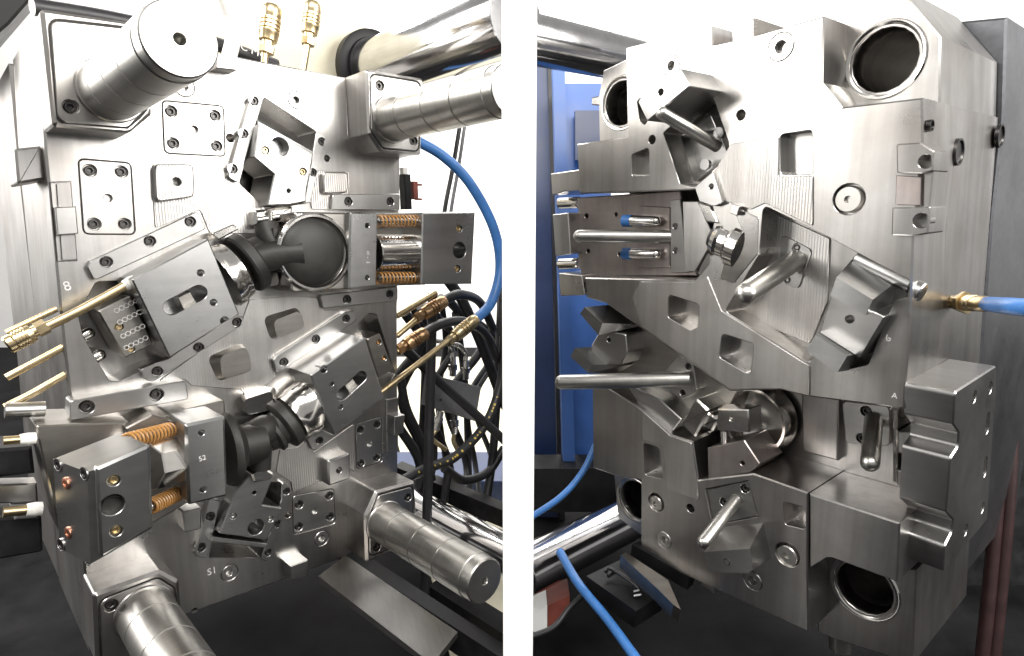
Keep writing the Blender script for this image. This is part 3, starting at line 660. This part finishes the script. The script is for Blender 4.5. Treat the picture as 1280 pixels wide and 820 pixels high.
# lower left channel
cf = T.part('channel_floor', prism(Q.poly([(738, 372), (757, 380), (905, 486), (878, 545), (866, 552), (838, 543), (799, 510), (742, 474)], 0), -.108, -.05, .002), GROUND2)
h2 = plate(T, 'heel_block', [(739, 432), (750, 413), (782, 418), (784, 440), (776, 456), (741, 456)], -.05, -.002, RAIL, rnd=.004, bevel=.0015, holes=[(761, 425, .0048, .02)])
lf([(745, 392), (770, 380), (806, 406), (772, 421)], -.05, [(725, 392), (731, 384), (753, 404), (748, 419)], .022, 'heel_ridge', GROUND, h2)
lf([(742, 440), (765, 432), (792, 455), (770, 468)], -.05, [(713, 446), (718.5, 435), (740.5, 456), (735, 466)], .022, 'heel_ridge', GROUND, h2)
rt = plate(T, 'retainer_plate', [(832, 462), (846, 446), (866, 452), (871, 488), (852, 500), (829, 484)], -.05, -.030, RAIL, rnd=.006, bevel=.001, screws=[(860, 458), (853, 491)], sr=.0058)
rod(T, 'angle_pin', (863, 474, -.03), (694, 478, .085), .0135, PIN, rt, n=32, prof=round_tip(.0135))
plate(T, 'channel_wedge', [(782, 478), (824, 499), (852, 524), (838, 542), (800, 509)], -.05, -.012, RAIL, bevel=.0015)
nz = plate(T, 'nozzle_arm', [(870, 498), (886, 513), (868, 548), (850, 530)], -.10, .0, POLISH, rnd=.003, bevel=.003)
plate(T, 'nozzle_tip', [(884, 516), (898, 524), (890, 540), (875, 533)], -.10, -.008, POLISH, nz, rnd=.002, bevel=.003)
# round cavity with polished cup
p = Q.p(953, 521, -.10); T.part('cavity_cup', lathe(p, p+Vector((0, 0, 1)), [(0, 0), (.001, .030), (.006, .044), (.02, .049), (.03, .0495), (.031, .054), (.004, .058), (0, .058)], 56), POLISH, ang=20)
nb = plate(T, 'core_nozzle', [(897, 511), (935, 512), (937, 541), (895, 538)], -.028, .008, POLISH, rnd=.002, bevel=.002, holes=[(914, 524, .003, .01)])
rod(T, 'core_pin', (905, 538, -.02), (909, 592, -.012), .0062, POLISH, nb)
nb2 = plate(T, 'core_block', [(884, 560), (930, 550), (950, 580), (936, 591), (885, 600)], -.07, -.004, RUSTY, rnd=.002, bevel=.0015, holes=[(928, 579, .004, .02)])
# lower angle pin and heel block
rt = plate(T, 'retainer_plate', [(883, 612), (936, 601), (947, 645), (903, 654), (894, 664)], -.019, -.004, RAIL, rnd=.002, bevel=.001, screws=[(931, 611), (905, 628)], sr=.0075)
rod(T, 'angle_pin', (921, 624, -.006), (875, 683, .085), .0096, PIN, rt, n=28, prof=round_tip(.0096))
h3 = T.part('heel_block', loft([Q.p(903, 657, -.004), Q.p(955, 652, -.004), Q.p(966, 696, -.004), Q.p(945, 705, -.004), Q.p(905, 700, -.004)], [Q.p(880, 690, .062), Q.p(937, 686, .062), Q.p(940.5, 712, .062), Q.p(935.5, 716.5, .062), Q.p(885, 715.5, .062)]), RAIL)
q = Q.p(908.6, 702.5, .0621); T.part('tapped_hole', lathe(q, q+Vector((0, 0, 1)), [(-.012, 0), (-.012, .0040), (.0004, .0042), (.0004, .0052), (0, .0054)], 16), SCREW, h3)
# cavity back wall on the right
ins = plate(T, 'retainer_plate', [(1052, 501), (1112, 508), (1112, 558), (1057, 554)], -.112, -.100, RAIL, rnd=.008, bevel=.001, screws=[(1082.5, 514), (1077, 548)], sr=.0075)
rod(T, 'angle_pin', (1092, 524, -.10), (1087, 586, -.012), .0112, PIN, ins, n=32, prof=round_tip(.0118))
plate(T, 'channel_step', [(1116, 512), (1122, 512), (1121, 604), (1116, 602)], -.112, -.05, POLISH, bevel=.0015)
plate(T, 'channel_step', [(1122, 540), (1143, 541), (1141, 568), (1122, 566)], -.112, -.045, RAIL, bevel=.0015)
plate(T, 'channel_step', [(1121, 588), (1141, 590), (1140, 620), (1121, 606)], -.112, -.045, RAIL, bevel=.0015)
plate(T, 'channel_wall', [(1002, 492), (1048, 499), (1047, 576), (1003, 564)], -.115, -.095, PLATEB, bevel=.002)
# small tabs under the lower plate and red marked recess on top
plate(T, 'locating_tab', [(838, 694), (853, 699), (853, 716), (838, 710)], -.03, -.002, RAIL, bevel=.001)
plate(T, 'locating_tab', [(876, 720), (893, 728), (893, 742), (876, 732)], -.03, -.002, RAIL, bevel=.001)
plate(T, 'marked_recess', [(915, 52), (943, 45), (943, 24), (915, 31)], -.10, -.02, RUSTY, bevel=.001)
rod(T, 'cooling_stub', (1050, 812, -.10), (1050, 770, -.10), .016, PIN)
# side face: everything bolted or bored there
QS = Frame(Q.world(Q.p(1142, 293, 0)), -Q.n, Q.v, Q.u)
def side_ring(px, py, r, parent=None, fr=None, name='side_port', mat=None):
    fr = fr or QS; lo = Q.local(fr.world(fr.p(px, py, 0)))
    return T.part(name, lathe(lo, lo+UQ, [(.0006, 0), (.0006, r*.78), (.003, r*.86), (.003, r), (-.002, r*1.03)], 24), mat or SCREW, parent)
sf = bpy.data.objects
side_ring(1197, 190, .0165); side_ring(1162, 157, .0065); side_ring(1249, 170, .016); side_ring(1206, 356, .004); side_ring(1218, 354, .004)
stamp(T, 'S', 1248, 300, 0.001, .045, -1.57, None, PLATEB, fr=QS, name='engraved_letter'); stamp(T, '1', 1246, 328, 0.001, .045, -1.57, None, PLATEB, fr=QS, name='engraved_letter'); stamp(T, '5', 1242, 357, 0.001, .045, -1.57, None, PLATEB, fr=QS, name='engraved_letter')
stamp(T, '6', 1110, 423, 0, .012, .5, None); stamp(T, 'A', 1118, 495, 0, .010, 0, None)
lk = plate(T, 'edge_lock', [(1120, 180), (1150, 178), (1168, 189), (1166, 214), (1152, 217), (1121, 216)], -.04, .010, PLATE, rnd=.002, bevel=.0015, holes=[(1157, 202, .0075, .02)])
plate(T, 'edge_lock_floor', [(1120, 219), (1152, 221), (1151, 257), (1119, 256)], -.02, .0015, RUSTY, lk, bevel=.0008)
plate(T, 'edge_lock', [(1115, 259), (1143, 259), (1163, 258), (1160, 292), (1141, 295), (1114, 294)], -.04, .010, PLATE, rnd=.002, bevel=.0015, holes=[(1151.5, 276, .0085, .02)])
plate(T, 'edge_lock_rail', [(1155, 214), (1167, 214), (1162, 260), (1154, 260)], -.04, .004, PLATE, lk, bevel=.001)
# big heel block on the right side with two half-round notches
QB = Frame(Q.world(Q.p(1194, 490, .004)), -Q.n, Q.v, Q.u)
side_out = [(1194, 490), (1245.5, 457), (1246, 470), (1234, 650), (1179.5, 715.5), (1181, 683), (1190, 665), (1192, 650), (1183, 640.5), (1188.6, 572), (1198, 558), (1199, 541), (1192, 530.6)]
so = QB.poly(side_out, 0)
# finer arcs in the notches come from rounding the outline
wid = (Q.p(1194, 490, 0)-Q.p(1131, 480, 0)).x
HBK = [(circle(QB.ab(x, y, 0), r), .07) for x, y, r in ((1218, 496, .0085), (1238, 485, .0085), (1207, 663, .0085), (1228, 635, .0085))]
HBK += [(stadium(QB.ab(1234, 536, 0), QB.ab(1235, 522, 0), .008), .07), (stadium(QB.ab(1231, 590, 0), QB.ab(1232, 577, 0), .008), .07)]
V, F = prism(rounded(so, .006, 4), -wid, 0, .0018, HBK)
V = [tuple(Q.local(QB.world(v))) for v in V]
hbk = T.part('heel_block', (V, F), RAIL, label='thick heel block with two half round notches on the right side')

# ================================================================ THE SETTING AND THE MACHINE AROUND THE TWO HALVES
solo('machine_bed', None, None, WF, box((0, 3, -.05), (16, 16, .1)), BED, kind='structure')
solo('back_wall', None, None, WF, box((0, 4.3, 2.0), (12, .1, 4.2)), WHITE, kind='structure')
PX_GUTTER_STAND_IN = .0088*.9
solo('upright_post', 'plain white upright standing in for the gutter between the two mould halves', 'post', WF, box((.0068, .64, .95), (.0335, .045, 1.9)), WHITE)  # takes the place of the white gutter that divides the two views
def floor_quad(pts, z):
    out = []
    for x, y in pts:
        d = ray(x, y); w = CAM + d*((z-CAM.z)/d.z); out.append((w.x, w.y))
    return out
solo('walkway_floor', None, None, WF, prism(floor_quad([(470, 446), (656, 446), (656, 830), (566, 830), (520, 640)], .012), -.02, .012, .002), CREAM, kind='structure')
# platen the left half is clamped to
solo('machine_platen', 'cream painted machine platen behind the mould half with guide pins', 'platen', L,
     prism(L.poly([(250, -60), (452, -30), (468, 110), (440, 130), (250, 110)], -.30), -.42, -.30, .004), CREAM)
# tie bars run square to the platens
def along(fr, px, py, h, target):
    """height above the frame plane at which a line square to it comes to image column target"""
    q = fr.p(px, py, h); lo, hi = h, h+1.2
    for _ in range(40):
        m = (lo+hi)/2; x = fr.px(Vector((q.x, q.y, m)))
        if x[2] > .05 and (x[0] < target) == (target > px): lo = m
        else: hi = m
    return lo
def tie(fr, px, py, h, r, target, hback, label, collar=None):
    q = fr.p(px, py, h); h1 = along(fr, px, py, h, target)
    t = Thing('tie_bar', label, 'tie bar', fr, at=(q.x, q.y, hback))
    a = Vector((q.x, q.y, hback)); b = Vector((q.x, q.y, h1))
    t.part('bar', lathe(a, b, cylp((b-a).length, r), 64), TIE)
    if collar: t.part('collar', lathe(a, b, [(0, 0), (0, collar), (.02, collar), (.022, collar-.004), (.022, r+.006), (.03, r+.004), (.03, r)], 48), BLKMET)
    return t
tie(L, 533, 64, -.05, .064, 646, -.266, 'thick chromed tie bar beside the top pin with its end block', collar=.088)
tie(L, 575, 662, -.05, .042, 646, -.30, 'chromed tie bar behind the long pin above the steel tray')
tie(Q, 735, 62, -.15, .048, 650, -.9, 'thick chromed tie bar reaching the mould half with bored corners from above the blue frame')
tie(Q, 740, 672, -.15, .052, 650, -.9, 'thick chromed tie bar below the blue frame near the black clamp')

# ---------------------------------------------------------------- brass pipes, couplings and hoses
def coupling_geo(a, b, r):
    ln = (b-a).length
    pr = [(0, 0), (0, r*.62), (ln*.12, r*.62), (ln*.14, r*.9), (ln*.30, r*.95)]
    for k in range(4):
        t = ln*(.32+k*.10); pr += [(t, r), (t+ln*.06, r), (t+ln*.07, r*.86), (t+ln*.09, r*.86)]
    pr += [(ln*.76, r*.95), (ln*.94, r*.95), (ln, r*.8), (ln, 0)]
    return lathe(a, b, pr, 24)
def pipe(label, fr, pts, r, mat=BRASS, cp=None, cr=.012, cmat=BRASS, hose=None, hr=.008, hmat=RUBBER, name='brass_pipe', cat='pipe', tape=False, nut=True):
    t = Thing(name, label, cat, fr, at=fr.p(*pts[-1]))
    P = [fr.p(*q) for q in pts]
    t.part('pipe', tube(catmull(P, 6), r, 16), mat)
    if cp:
        a, b = fr.p(*cp[0]), fr.p(*cp[1]); c = t.part('coupling', coupling_geo(a, b, cr), cmat)
        d = (b-a).normalized()
        if nut: t.part('nut', lathe(a-d*.012, a+d, [(0, 0), (0, cr*.8), (.012, cr*.8), (.012, 0)], 6), cmat, c, ang=20)
    if tape: t.part('sealing_tape', lathe(P[-1], P[-1]+(P[-1]-P[0]), [(-.014, 0), (-.012, r*1.2), (-.004, r*1.4), (.004, r*1.3), (.006, 0)], 16), PTFE)
    if hose: t.part('hose', tube(catmull([fr.p(*q) for q in hose], 8), hr, 16), hmat)
    return t
pipe('thick brass pipe with coupling entering the slanted slotted slider', L, [(40, 417, .045), (100, 388, .045), (166, 352, .045)], .0062, cp=((46, 413, .045), (8, 432, .045)), cr=.0125, tape=True)
pipe('thin brass pipe ending at the plate edge above the thick brass pipe', L, [(8, 416, .0), (71, 386, .0)], .0042)
pipe('brass pipe reaching the plate edge just below the thick brass pipe', L, [(8, 472, -.01), (40, 455, -.01), (79, 434, -.01)], .005)
pipe('lowest slanting brass pipe above the pale pipe stub', L, [(6, 509, -.01), (40, 492, -.01), (82, 468, -.01)], .005)
pipe('pale pipe stub beside the long guide rail', L, [(6, 513, .0), (56, 511, .0)], .0105, mat=RAIL, name='pipe_stub')
pipe('short taped brass pipe at the upper end of the tall slider', L, [(4, 551, .05), (40, 548, .05)], .0055, tape=True)
pipe('short taped brass pipe above the black solenoid', L, [(4, 640, .05), (48, 636, .05)], .0065, tape=True)
pipe('brass coupling on a pipe above the tilted slider', L, [(332, 60, -.08), (330, 82, -.08)], .006, cp=((334, 58, -.08), (341, 8, -.08)), cr=.0165, name='brass_coupling', cat='coupling')
pipe('brass coupling on a pipe beside the flange of the tie bar', L, [(385, 50, -.08), (378, 92, -.08)], .006, cp=((386, 48, -.08), (392, 4, -.08)), cr=.0155, name='brass_coupling', cat='coupling')
pipe('thin brass pipe rising under the grey end block', L, [(496, 395, -.03), (545, 366, -.03)], .0062)
pipe('bronze coupling on a brass pipe with a black hose, upper one beside the plate', L, [(496, 420, -.03), (528, 393, -.03)], .0062, cp=((525, 395, -.03), (556, 376, -.03)), cr=.0150, cmat=BRONZE,
     hose=[(553, 377, -.03), (575, 368, -.04), (600, 378, -.10), (616, 410, -.15)], hr=.0110, name='bronze_coupling', cat='coupling')
pipe('bronze coupling close to the plate with a black hose arching away', L, [(496, 440, -.04), (506, 432, -.04)], .0062, cp=((503, 434, -.04), (532, 416, -.04)), cr=.0155, cmat=BRONZE,
     hose=[(530, 417, -.04), (552, 405, -.05), (580, 402, -.08), (606, 416, -.12), (622, 450, -.15)], hr=.0110, name='bronze_coupling', cat='coupling')
pipe('long brass rod with coupling and thick blue hose', L, [(474, 492, .03), (520, 457, .02), (568, 420, .0)], .0062, cp=((564, 424, .0), (595, 399, .0)), cr=.0150,
     hose=[(593, 401, .0), (614, 378, -.01), (625, 335, -.02), (617, 285, -.03), (588, 230, -.05), (555, 196, -.07), (522, 176, -.09)], hr=.0115, hmat=BLUEH)
def hose(label, fr, pts, r, mat=RUBBER, name='hose', group=None, cat='hose'):
    return solo(name, label, cat, fr, tube(catmull([fr.p(*q) for q in pts], 8), r, 14), mat, group)
GH = 'black hoses hanging beside the mould half'
hose('straight black hose hanging in front of the grey manifold', L, [(541, 366, -.08), (538, 480, -.07), (534, 640, -.05), (529, 830, -.02)], .0112, group=GH)
hose('black hose hanging down behind the long lower guide pin', L, [(628, 330, -.25), (622, 480, -.22), (612, 600, -.2), (585, 720, -.16), (552, 830, -.12)], .0120, group=GH)
yh = Thing('hose', 'curved black hose with yellow print sweeping under the manifold', 'hose', L, 532, 586, -.1, group=GH)
yp = catmull([L.p(*q) for q in [(630, 420, -.14), (626, 478, -.13), (607, 530, -.12), (570, 570, -.11), (532, 586, -.1), (505, 600, -.1)]], 12)
yt = yh.part('tube', tube(yp, .0120, 14), RUBBER)
eye = L.local(CAM)
for i in range(14, len(yp)-8):
    if i % 9 in (3, 5, 6, 8): continue
    p, q = yp[i], yp[i+1]; d = (q-p).normalized(); o = (eye-p); o = (o-d*o.dot(d)).normalized(); w = d.cross(o)
    a, b = p+d*.0006, p+d*(q-p).length*random.uniform(.4, .8); hw = random.uniform(.0015, .003)
    yh.part('printed_mark', loft([a+w*hw+o*.0112, b+w*hw+o*.0112, b-w*hw+o*.0112, a-w*hw+o*.0112], [a+w*hw+o*.0123, b+w*hw+o*.0123, b-w*hw+o*.0123, a-w*hw+o*.0123]), YELLOW, yt)
hose('black hose crossing the grey manifold slantwise', L, [(500, 430, -.15), (546, 474, -.13), (617, 538, -.11), (640, 560, -.1)], .0115, group=GH)
hose('black hose curving down close to the plate edge', L, [(500, 470, -.16), (508, 510, -.16), (527, 553, -.16), (540, 600, -.16)], .0105, group=GH)
hose('black hose bending right beyond the blue hose', L, [(560, 350, -.2), (580, 380, -.2), (604, 436, -.2), (628, 500, -.2), (640, 520, -.2)], .0140, group=GH)
hose('black hose looping below the manifold', L, [(555, 585, -.2), (580, 600, -.2), (610, 590, -.2), (630, 560, -.2)], .0120, group=GH)
hose('thin black hose dropping behind the blue hose', L, [(576, 150, -.2), (566, 210, -.2), (556, 262, -.2), (548, 330, -.2)], .0056, group=GH)
hose('thin grey hose dropping behind the blue hose', L, [(582, 150, -.2), (573, 210, -.2), (564, 262, -.2), (556, 330, -.2)], .0046, GREYBOX, group=GH)
hose('black hose leaning under the long lower guide pin', L, [(560, 590, -.2), (552, 660, -.2), (560, 700, -.2), (585, 730, -.2)], .0110, group=GH)
for k in range(10):
    x0 = 504+k*11+random.uniform(-8, 8)
    hose('black hose tangled between the bronze couplings and the manifold', L, [(506+k*9, 366+random.uniform(0, 40), -.22-k*.01), (x0+random.uniform(-6, 34), 430, -.26-k*.012), (x0+random.uniform(-22, 10), 500, -.26-k*.012), (x0+random.uniform(-10, 24), 580, -.26-k*.012), (x0+random.uniform(-20, 14), 650, -.24)], random.choice((.0085, .0105, .0125)), group=GH)
bh = Thing('printed_hose', 'thick black hose with white print running behind the top of the plate', 'hose', L, 200, 40, -.20)
bh.part('hose', tube(catmull([L.p(40, 8, -.14), L.p(150, 26, -.16), L.p(260, 52, -.18), L.p(345, 82, -.2)], 8), .0125, 16), RUBBER)
stamp(bh, 'C MO', 318, 64, -.175, .020, -.22, None, PTFE, name='printed_lettering')
hose('grey braided hose standing behind the top guide pin', L, [(276, -10, -.02), (291, 28, -.03), (291, 50, -.03), (286, 72, -.03)], .0115, PTFE, name='braided_hose')
# hydraulic manifold
m = Thing('manifold_block', 'grey hydraulic manifold block with chromed elbows behind the hoses', 'manifold', L, 570, 500, -.18)
mb = plate(m, 'body', [(546, 470), (602, 484), (595, 527), (541, 510)], -.24, -.19, GREYBOX, bevel=.002, holes=[(551, 500, .004, .01)])
for x, y, dx, dy in ((566, 470, 0, -1), (582, 474, 0, -1), (551, 514, -.25, 1), (568, 518, 0, 1)):
    a = L.p(x, y, -.21); b2 = L.p(x+dx*24, y+dy*24, -.21); ln = (b2-a).length
    f = m.part('fitting', lathe(a, b2, [(0, 0), (0, .009), (ln*.3, .009), (ln*.32, .012), (ln*.6, .012), (ln*.62, .009), (ln, .008), (ln, 0)], 12), POLISH, mb, ang=20)
    e0 = b2; 
    if dy < 0: pts = [e0, L.p(x, y-32, -.21), L.p(x-8, y-42, -.21), L.p(x-22, y-44, -.21)]
    else: pts = [e0, L.p(x+dx*40-1, y+34, -.21), L.p(x+6, y+48, -.21)]
    m.part('elbow', tube(catmull(pts, 6), .006, 14), BRASS if dy > 0 else POLISH, f)
s_ = Thing('sensor', 'small black sensor with red clip above the horizontal slider', 'sensor', L, 510, 250, -.05)
s_.part('body', box(tuple(L.p(507, 240, -.05)), (.016, .070, .02)), BLKMET); s_.part('clip', box(tuple(L.p(518, 238, -.05)), (.012, .036, .012)), REDP)
for y in (231, 249): s_.part('pin', box(tuple(L.p(523, y, -.05)), (.016, .004, .006)), REDP)
s_.part('white_cap', box(tuple(L.p(505, 216, -.05)), (.012, .020, .012)), PTFE)
# left edge pieces
k = Thing('solenoid', 'small black solenoid with white print below the taped brass pipe', 'solenoid', L, 33, 690, .02)
kb = plate(k, 'body', [(-6, 648), (52, 645), (54, 690), (-4, 700)], -.06, .03, BLKMET, rnd=.004, bevel=.003)
plate(k, 'connector', [(18, 642), (46, 640), (46, 648), (18, 650)], -.03, .034, GREYBOX, kb, bevel=.002)
solo('cable_box', 'black cable box beside the upper end of the tall slider', 'box', L, prism(L.poly([(-10, 562), (40, 558), (44, 592), (-8, 598)], .02), -.05, .02, .004), BLKMET)
solo('metal_bracket', 'bright metal strip between the cable box and the solenoid', 'bracket', L, prism(L.poly([(-8, 606), (46, 604), (48, 628), (-8, 630)], .0), -.03, .0, .002), RAIL)
solo('platen_lug', 'steel lug with round end standing out beside the upper corner block', 'lug', L, prism(rounded(L.poly([(18, 186), (52, 182), (56, 224), (22, 230)], -.02), .003), -.10, -.02, .003), PLATEB)
# lower left: black rails, tray, base
t4 = [at(398, 720, 1.02), at(432, 694, 1.16), at(572, 790, 1.20), at(540, 830, 1.02)]
dn = Vector((0, 0, -.012))
solo('drip_tray', 'shiny steel drip tray sloping under the lower corner block', 'tray', WF, loft([v+dn for v in t4], t4), PIN)
def beam(name, label, a, b, w, h, mat, cat='beam', group=None):
    a, b = Vector(a), Vector(b); d = (b-a).normalized(); s = d.cross(Vector((0, 0, 1))).normalized()*w/2; u = Vector((0, 0, h/2))
    A = [a+s+u, a-s+u, a-s-u, a+s-u]; B = [b+s+u, b-s+u, b-s-u, b+s-u]
    return solo(name, label, cat, WF, loft(A, B), mat, group)
beam('machine_rail', 'black machine rail beside the drip tray', at(430, 700, 1.30), at(640, 838, 1.22), .035, .06, BLKMET, 'rail')
beam('machine_rail', 'black machine rail crossing behind the lower hoses', at(498, 590, 1.75), at(650, 652, 1.62), .04, .05, BLKMET, 'rail')
beam('machine_rail', 'pale steel rail lying below the long lower guide pin', at(500, 640, 1.5), at(655, 716, 1.35), .03, .02, RAIL, 'rail')
beam('machine_rail', 'black machine rail lying across the cream walkway', at(545, 738, 1.42), at(660, 812, 1.28), .05, .05, BLKMET, 'rail')
solo('machine_cabinet', 'dark blue machine base behind the hanging black hoses', 'cabinet', WF, box((-.24, 1.95, .045), (.42, .25, .09)), NAVY)
# ---------------------------------------------------------------- right background
def column(name, label, x0, x1, y0, y1, depth, th, mat, cat, slant=0):
    a, b, c_, d = at(x0, y0, depth), at(x1, y0, depth), at(x1+slant, y1, depth), at(x0+slant, y1, depth)
    dv = Vector((0, th, 0)); return solo(name, label, cat, WF, loft([v+dv for v in (a, b, c_, d)], [a, b, c_, d]), mat)
column('cabinet_door', 'dark blue cabinet door at the far side of the blue post', 652, 684, 60, 660, 1.9, .05, NAVY, 'door', 14)
column('door_seal', 'black rubber seal strip along the dark blue cabinet door', 684, 690, 60, 650, 1.88, .06, RUBBER, 'seal', 16)
column('upright_post', 'bright blue painted guard post behind the channel tabs', 691, 706, 80, 620, 1.7, .06, BLUEP, 'post', 14)
column('blue_cabinet', 'blue painted cabinet next to the blue guard post', 706, 760, 104, 620, 1.8, .04, BLUEP, 'cabinet', 14)
column('switch_box', 'navy switch box on the blue painted cabinet', 719, 800, 138, 200, 1.75, .03, NAVY, 'box')
column('machine_beam', 'black machine beam under the blue guard panel', 640, 800, 586, 640, 1.65, .1, BLKMET, 'beam')
hose('thin blue hose curving under the blue guard panel', WF, [], .006) if False else None
def whose(label, pts, r, mat, name='hose', cat='hose', group=None):
    return solo(name, label, cat, WF, tube(catmull([at(*q) for q in pts], 8), r, 14), mat, group)
whose('thin blue hose curving down in front of the black machine beam', [(745, 555, 1.3), (728, 590, 1.28), (700, 622, 1.25), (650, 655, 1.2)], .0066, BLUEH)
whose('blue hose running over the black bed below the tie bar', [(700, 690, 1.25), (722, 728, 1.15), (760, 775, 1.08), (800, 830, 1.0)], .0085, BLUEH)
whose('thin black cable lying near the red and white box', [(735, 738, 1.2), (712, 760, 1.2), (690, 785, 1.18), (650, 800, 1.15)], .0055, RUBBER, name='cable', cat='cable')
rw = Thing('supply_box', 'white and red box lying on the bed below the tie bar', 'box', WF, at=at(685, 790, 1.35))
def wquad(pts, depth, th):
    A = [at(x, y, depth) for x, y in pts]; return loft([v+Vector((0, th, -.0)) for v in A], A)
rw.part('white_side', wquad([(655, 770), (684, 757), (684, 784), (655, 799)], 1.35, .08), WHITE); rw.part('red_side', wquad([(684.5, 757), (712, 744), (712, 766), (684.5, 784)], 1.35, .08), REDP)
cl = Thing('mould_clamp', 'black slotted mould clamp on the bed under the lower left corner', 'clamp', WF, at=at(770, 760, 1.1))
def slab(pts, depths, th, nm, mat, par=None):
    A = [at(x, y, d) for (x, y), d in zip(pts, depths)]; return cl.part(nm, loft([v-Vector((0, -.01, th)) for v in A], A), mat, par)
cb = slab([(733, 720), (775, 700), (830, 742), (795, 764)], [1.15, 1.2, 1.1, 1.06], .04, 'clamp_body', BLKMET)
for off in ((0, 0), (9, 5)):
    cl.part('slot_rim', tube(catmull([at(757+off[0]*.3, 715+off[1], 1.135), at(764+off[0], 711+off[1], 1.14), at(798+off[0]*.4, 735+off[1], 1.085), at(792, 740+off[1], 1.08)], 5), .0035, 8), DARKST, cb)
slab([(776, 694), (782, 690), (835, 725), (851, 762), (842, 756), (822, 736)], [1.1, 1.11, 1.05, 1.0, 1.0, 1.03], .03, 'clamp_strip', GROUND2)
slab([(790, 680), (800, 676), (870, 714), (862, 722)], [1.12, 1.13, 1.05, 1.04], .03, 'clamp_bar', BLKMET)
# right edge: coupling, blue hose, dark frame, red hoses
cq = Thing('brass_coupling', 'brass coupling with blue hose on the side of the mould half with bored corners', 'coupling', Q, at=Q.local(QS.world(QS.p(1188, 378, 0))))
a = QS.world(QS.p(1186, 377, 0)); b_ = at(1234, 380, (a-CAM).dot(c_f)*.90)
al, bl = Q.local(a), Q.local(b_)
cq.part('coupling', coupling_geo(al, bl, .0105), BRASS)
cq.part('nut', lathe(al.lerp(bl, .4), bl, [(0, 0), (0, .0145), (.008, .0145), (.008, 0)], 6), BRASS, ang=20)
cq.part('hose', tube(catmull([bl, Q.local(at(1265, 383, .62)), Q.local(at(1330, 388, .56))], 6), .0088, 16), BLUEH)
column('machine_column', 'dark grey machine column beyond the side of the bored mould half', 1180, 1420, 300, 860, 1.55, .1, BLKMET, 'column')
for x, lab in ((1248, 'dark red hose hanging close to the notched heel block'), (1262, 'dark red hose hanging farther from the notched heel block')):
    whose(lab, [(x+4, 470, 1.15), (x, 600, 1.12), (x-10, 720, 1.1), (x-22, 840, 1.08)], .011, DRED)

solo('machine_beam', 'black machine beam behind the upper corner block', 'beam', L, prism(L.poly([(-60, 0), (40, -60), (90, -60), (12, 30), (-60, 90)], -.30), -.5, -.30, .004), BLKMET)
